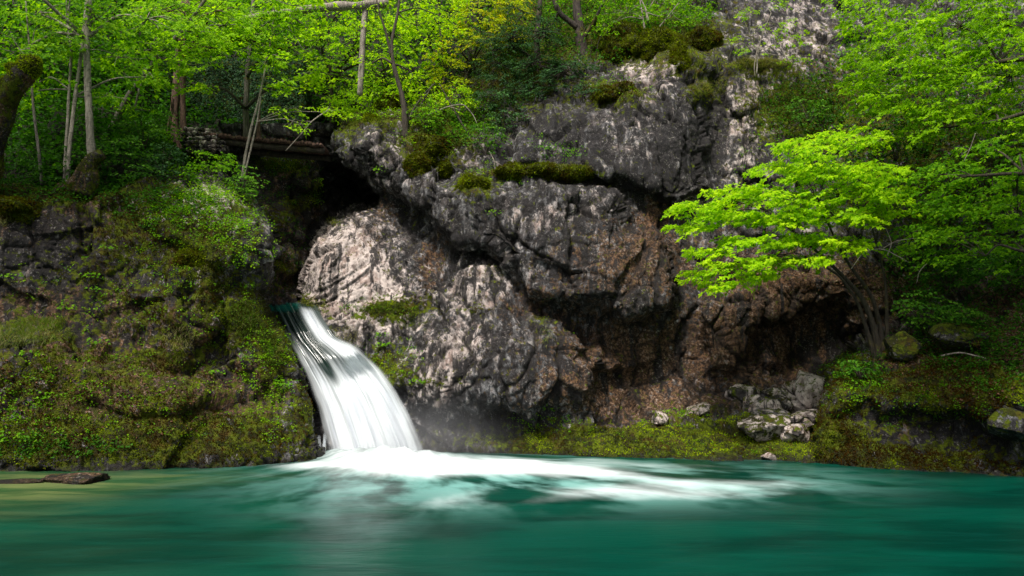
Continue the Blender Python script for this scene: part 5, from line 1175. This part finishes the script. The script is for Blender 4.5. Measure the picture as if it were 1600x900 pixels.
def stone_wall():
    r = np.random.default_rng(12); V0, F0 = ico(2); VV = []; FF = []; n = 0
    for row in range(6):
        x = 286 + r.uniform(-4, 4); py = 236 - row * 6.4
        while x < 350 - row * 3:
            w = r.uniform(5, 11); h = r.uniform(3.0, 4.4); U = V0.copy()
            for _ in range(6):
                nn = unit(r.normal(0, 1, 3)); U = U - nn * np.clip(U @ nn - r.uniform(.55, .8), 0, 9)[:, None]
            s = 23.7 / F_PX; VV.append(U * np.array([w * s * .62, .2, h * s * 1.15]) * 1.1 + W(x + w / 2, py + r.normal(0, .7), 23.7 + .04 * row)); FF.append(F0 + n); n += len(U); x += w
    V = np.concatenate(VV); F = np.concatenate(FF); at = np.tile([.1, .15, .55, .05], (len(V), 1))
    o = link('dry_stone_wall', mesh_np('dry_stone_wall', V, F, M_ROCK, False, {'mixw': at, 'joint': np.zeros(len(V))}), None, W(318, 240, 23.7))
    tag(o, 'low dry stone wall between the red trunk and the footbridge', 'wall')
stone_wall()

def ivy_wall():
    r = np.random.default_rng(13); rt = root('ivy_wall', W(380, 214, 26.2), 'dark wall wholly covered with ivy behind the footbridge', 'wall')
    x0, x1, y0, y1 = 262, 476, 96, 226; n = 40
    gx, gy = np.meshgrid(np.linspace(x0, x1, n), np.linspace(y0, y1, n)); top = 26.3; P = W(gx, gy, top + .5 * (226 - gy) / 130); P[..., 1] += .15 * fbm(P, .8, 3)
    Pb = P + np.array([0, .7, 0]); idx = np.arange(n * n).reshape(n, n); f = np.stack([idx[:-1, :-1], idx[1:, :-1], idx[1:, 1:], idx[:-1, 1:]], -1).reshape(-1, 4)
    m = n * n; edge = [(idx[0, i], idx[0, i + 1], idx[0, i + 1] + m, idx[0, i] + m) for i in range(n - 1)] + [(idx[i + 1, 0], idx[i, 0], idx[i, 0] + m, idx[i + 1, 0] + m) for i in range(n - 1)] + [(idx[i, -1], idx[i + 1, -1], idx[i + 1, -1] + m, idx[i, -1] + m) for i in range(n - 1)]
    V = np.concatenate([P.reshape(-1, 3), Pb.reshape(-1, 3)]); at = np.tile([1, .6, 0, .9], (len(V), 1))
    link('masonry', mesh_np('masonry', V, [f, f[:, ::-1] + m, np.array(edge)], M_ROCK, True, {'mixw': at, 'joint': np.zeros(len(V))}), rt)
    bag = Bag(); k = 15000; i = r.integers(0, m, k); Q = P.reshape(-1, 3)[i] + r.normal(0, .08, (k, 3)) - np.array([0, .08, 0]); bag.leaves(Q, np.array([0, -.25, -1]) + r.normal(0, .5, (k, 3)), np.array([0, -1, .35]) + r.normal(0, .35, (k, 3)), .09 * (.6 + .6 * r.random(k)), .35 + r.normal(0, .22, k), True)
    link('ivy', bag.mesh('ivy', M_LEAF_DARK), rt)
ivy_wall()

# ------------------------------------------------------------------ plants one can point at
def rosette(label, px, py, sheet, seed, w=.22, n=26, leaf=.07, mat=M_LEAF_GREEN, tint=.6, name='leafy_plant', cat='plant', droop=0.2):
    r = np.random.default_rng(seed); P, N, _ = on(sheet, px, py); P = P.astype(float); rt = root(name, P, label, cat); bag = Bag(); wood = Wood()
    a = r.random(n) * 6.28; rad = w * np.sqrt(r.random(n)); O = np.stack([np.cos(a) * rad, np.sin(a) * rad * .6 - .05, w * (.35 + .5 * r.random(n))], -1); Q = P + O + N * .04
    for j in range(min(8, n)): wood.add([P - N * .02, P + O[j] * .5 + UP * .03, Q[j]], [.006, .004, .002], 4, seed, 0, 3)
    bag.leaves(Q, O * np.array([1, 1, -.2]) - UP * droop * .2 + r.normal(0, .03, (n, 3)), UP + np.array([0, -.6, 0]) + r.normal(0, .35, (n, 3)), leaf * (.7 + .6 * r.random(n)), tint + r.normal(0, .12, n), True, .95)
    link('stem', wood.mesh('stem', M_BARK_DARK), rt); link('leaves', bag.mesh('leaves', mat), rt)
for i, a in enumerate([('bright green plant hanging from the rock right of the fall', 650, 604, .26, 30), ('small green plant below the pale slab near the fall', 598, 545, .22, 24), ('leafy plant in the crack on the pale rock over the fall hump', 597, 528, .2, 20),
    ('small plant on top of the grey buttress at its right end', 892, 518, .2, 18), ('green plant stuck in the brown recess under the overhang', 852, 470, .14, 12), ('leafy plant hanging on the middle of the grey cliff', 775, 338, .3, 26), ('bushy plant hanging on the cliff below the crooked tree', 604, 272, .34, 50),
    ('plant at the back edge of the mossy shelf', 862, 645, .26, 20), ('broad leaved plant at the right end of the mossy shelf', 1350, 610, .3, 30)]):
    rosette(a[0], a[1], a[2], S_MAIN if a[1] < 1300 else S_RIGHT, 600 + i, a[3], a[4])
for i, a in enumerate([('bright fern on the dark left wall', 172, 400, .24, 26), ('green plant in the middle of the left wall', 147, 442, .22, 22), ('small plant below the fern on the left wall', 150, 460, .16, 12), ('leafy plant on the rusty band of the left bank', 108, 497, .24, 20), ('star shaped green plant on the mossy left bank', 158, 548, .26, 24),
    ('broad leaved plant low on the left bank', 84, 630, .3, 22), ('dark leafy plant at the bottom left corner of the bank', 30, 700, .45, 50), ('bright plant on the lower middle of the left bank', 262, 652, .2, 16), ('pale green plant beside the fall on the left bank', 440, 606, .3, 40), ('fern on the upper left bank brow', 285, 360, .26, 26),
    ('white flowering plant on the ledge of the left bank', 40, 560, .3, 30), ('green plant on the ridge above the fall', 384, 455, .22, 22), ('blue green plant on the dark bank under the ridge', 338, 592, .2, 20), ('small plant at the left edge under the dark wall', 20, 445, .3, 30)]):
    rosette(a[0], a[1], a[2], S_LEFT, 640 + i, a[3], a[4], tint=.55)
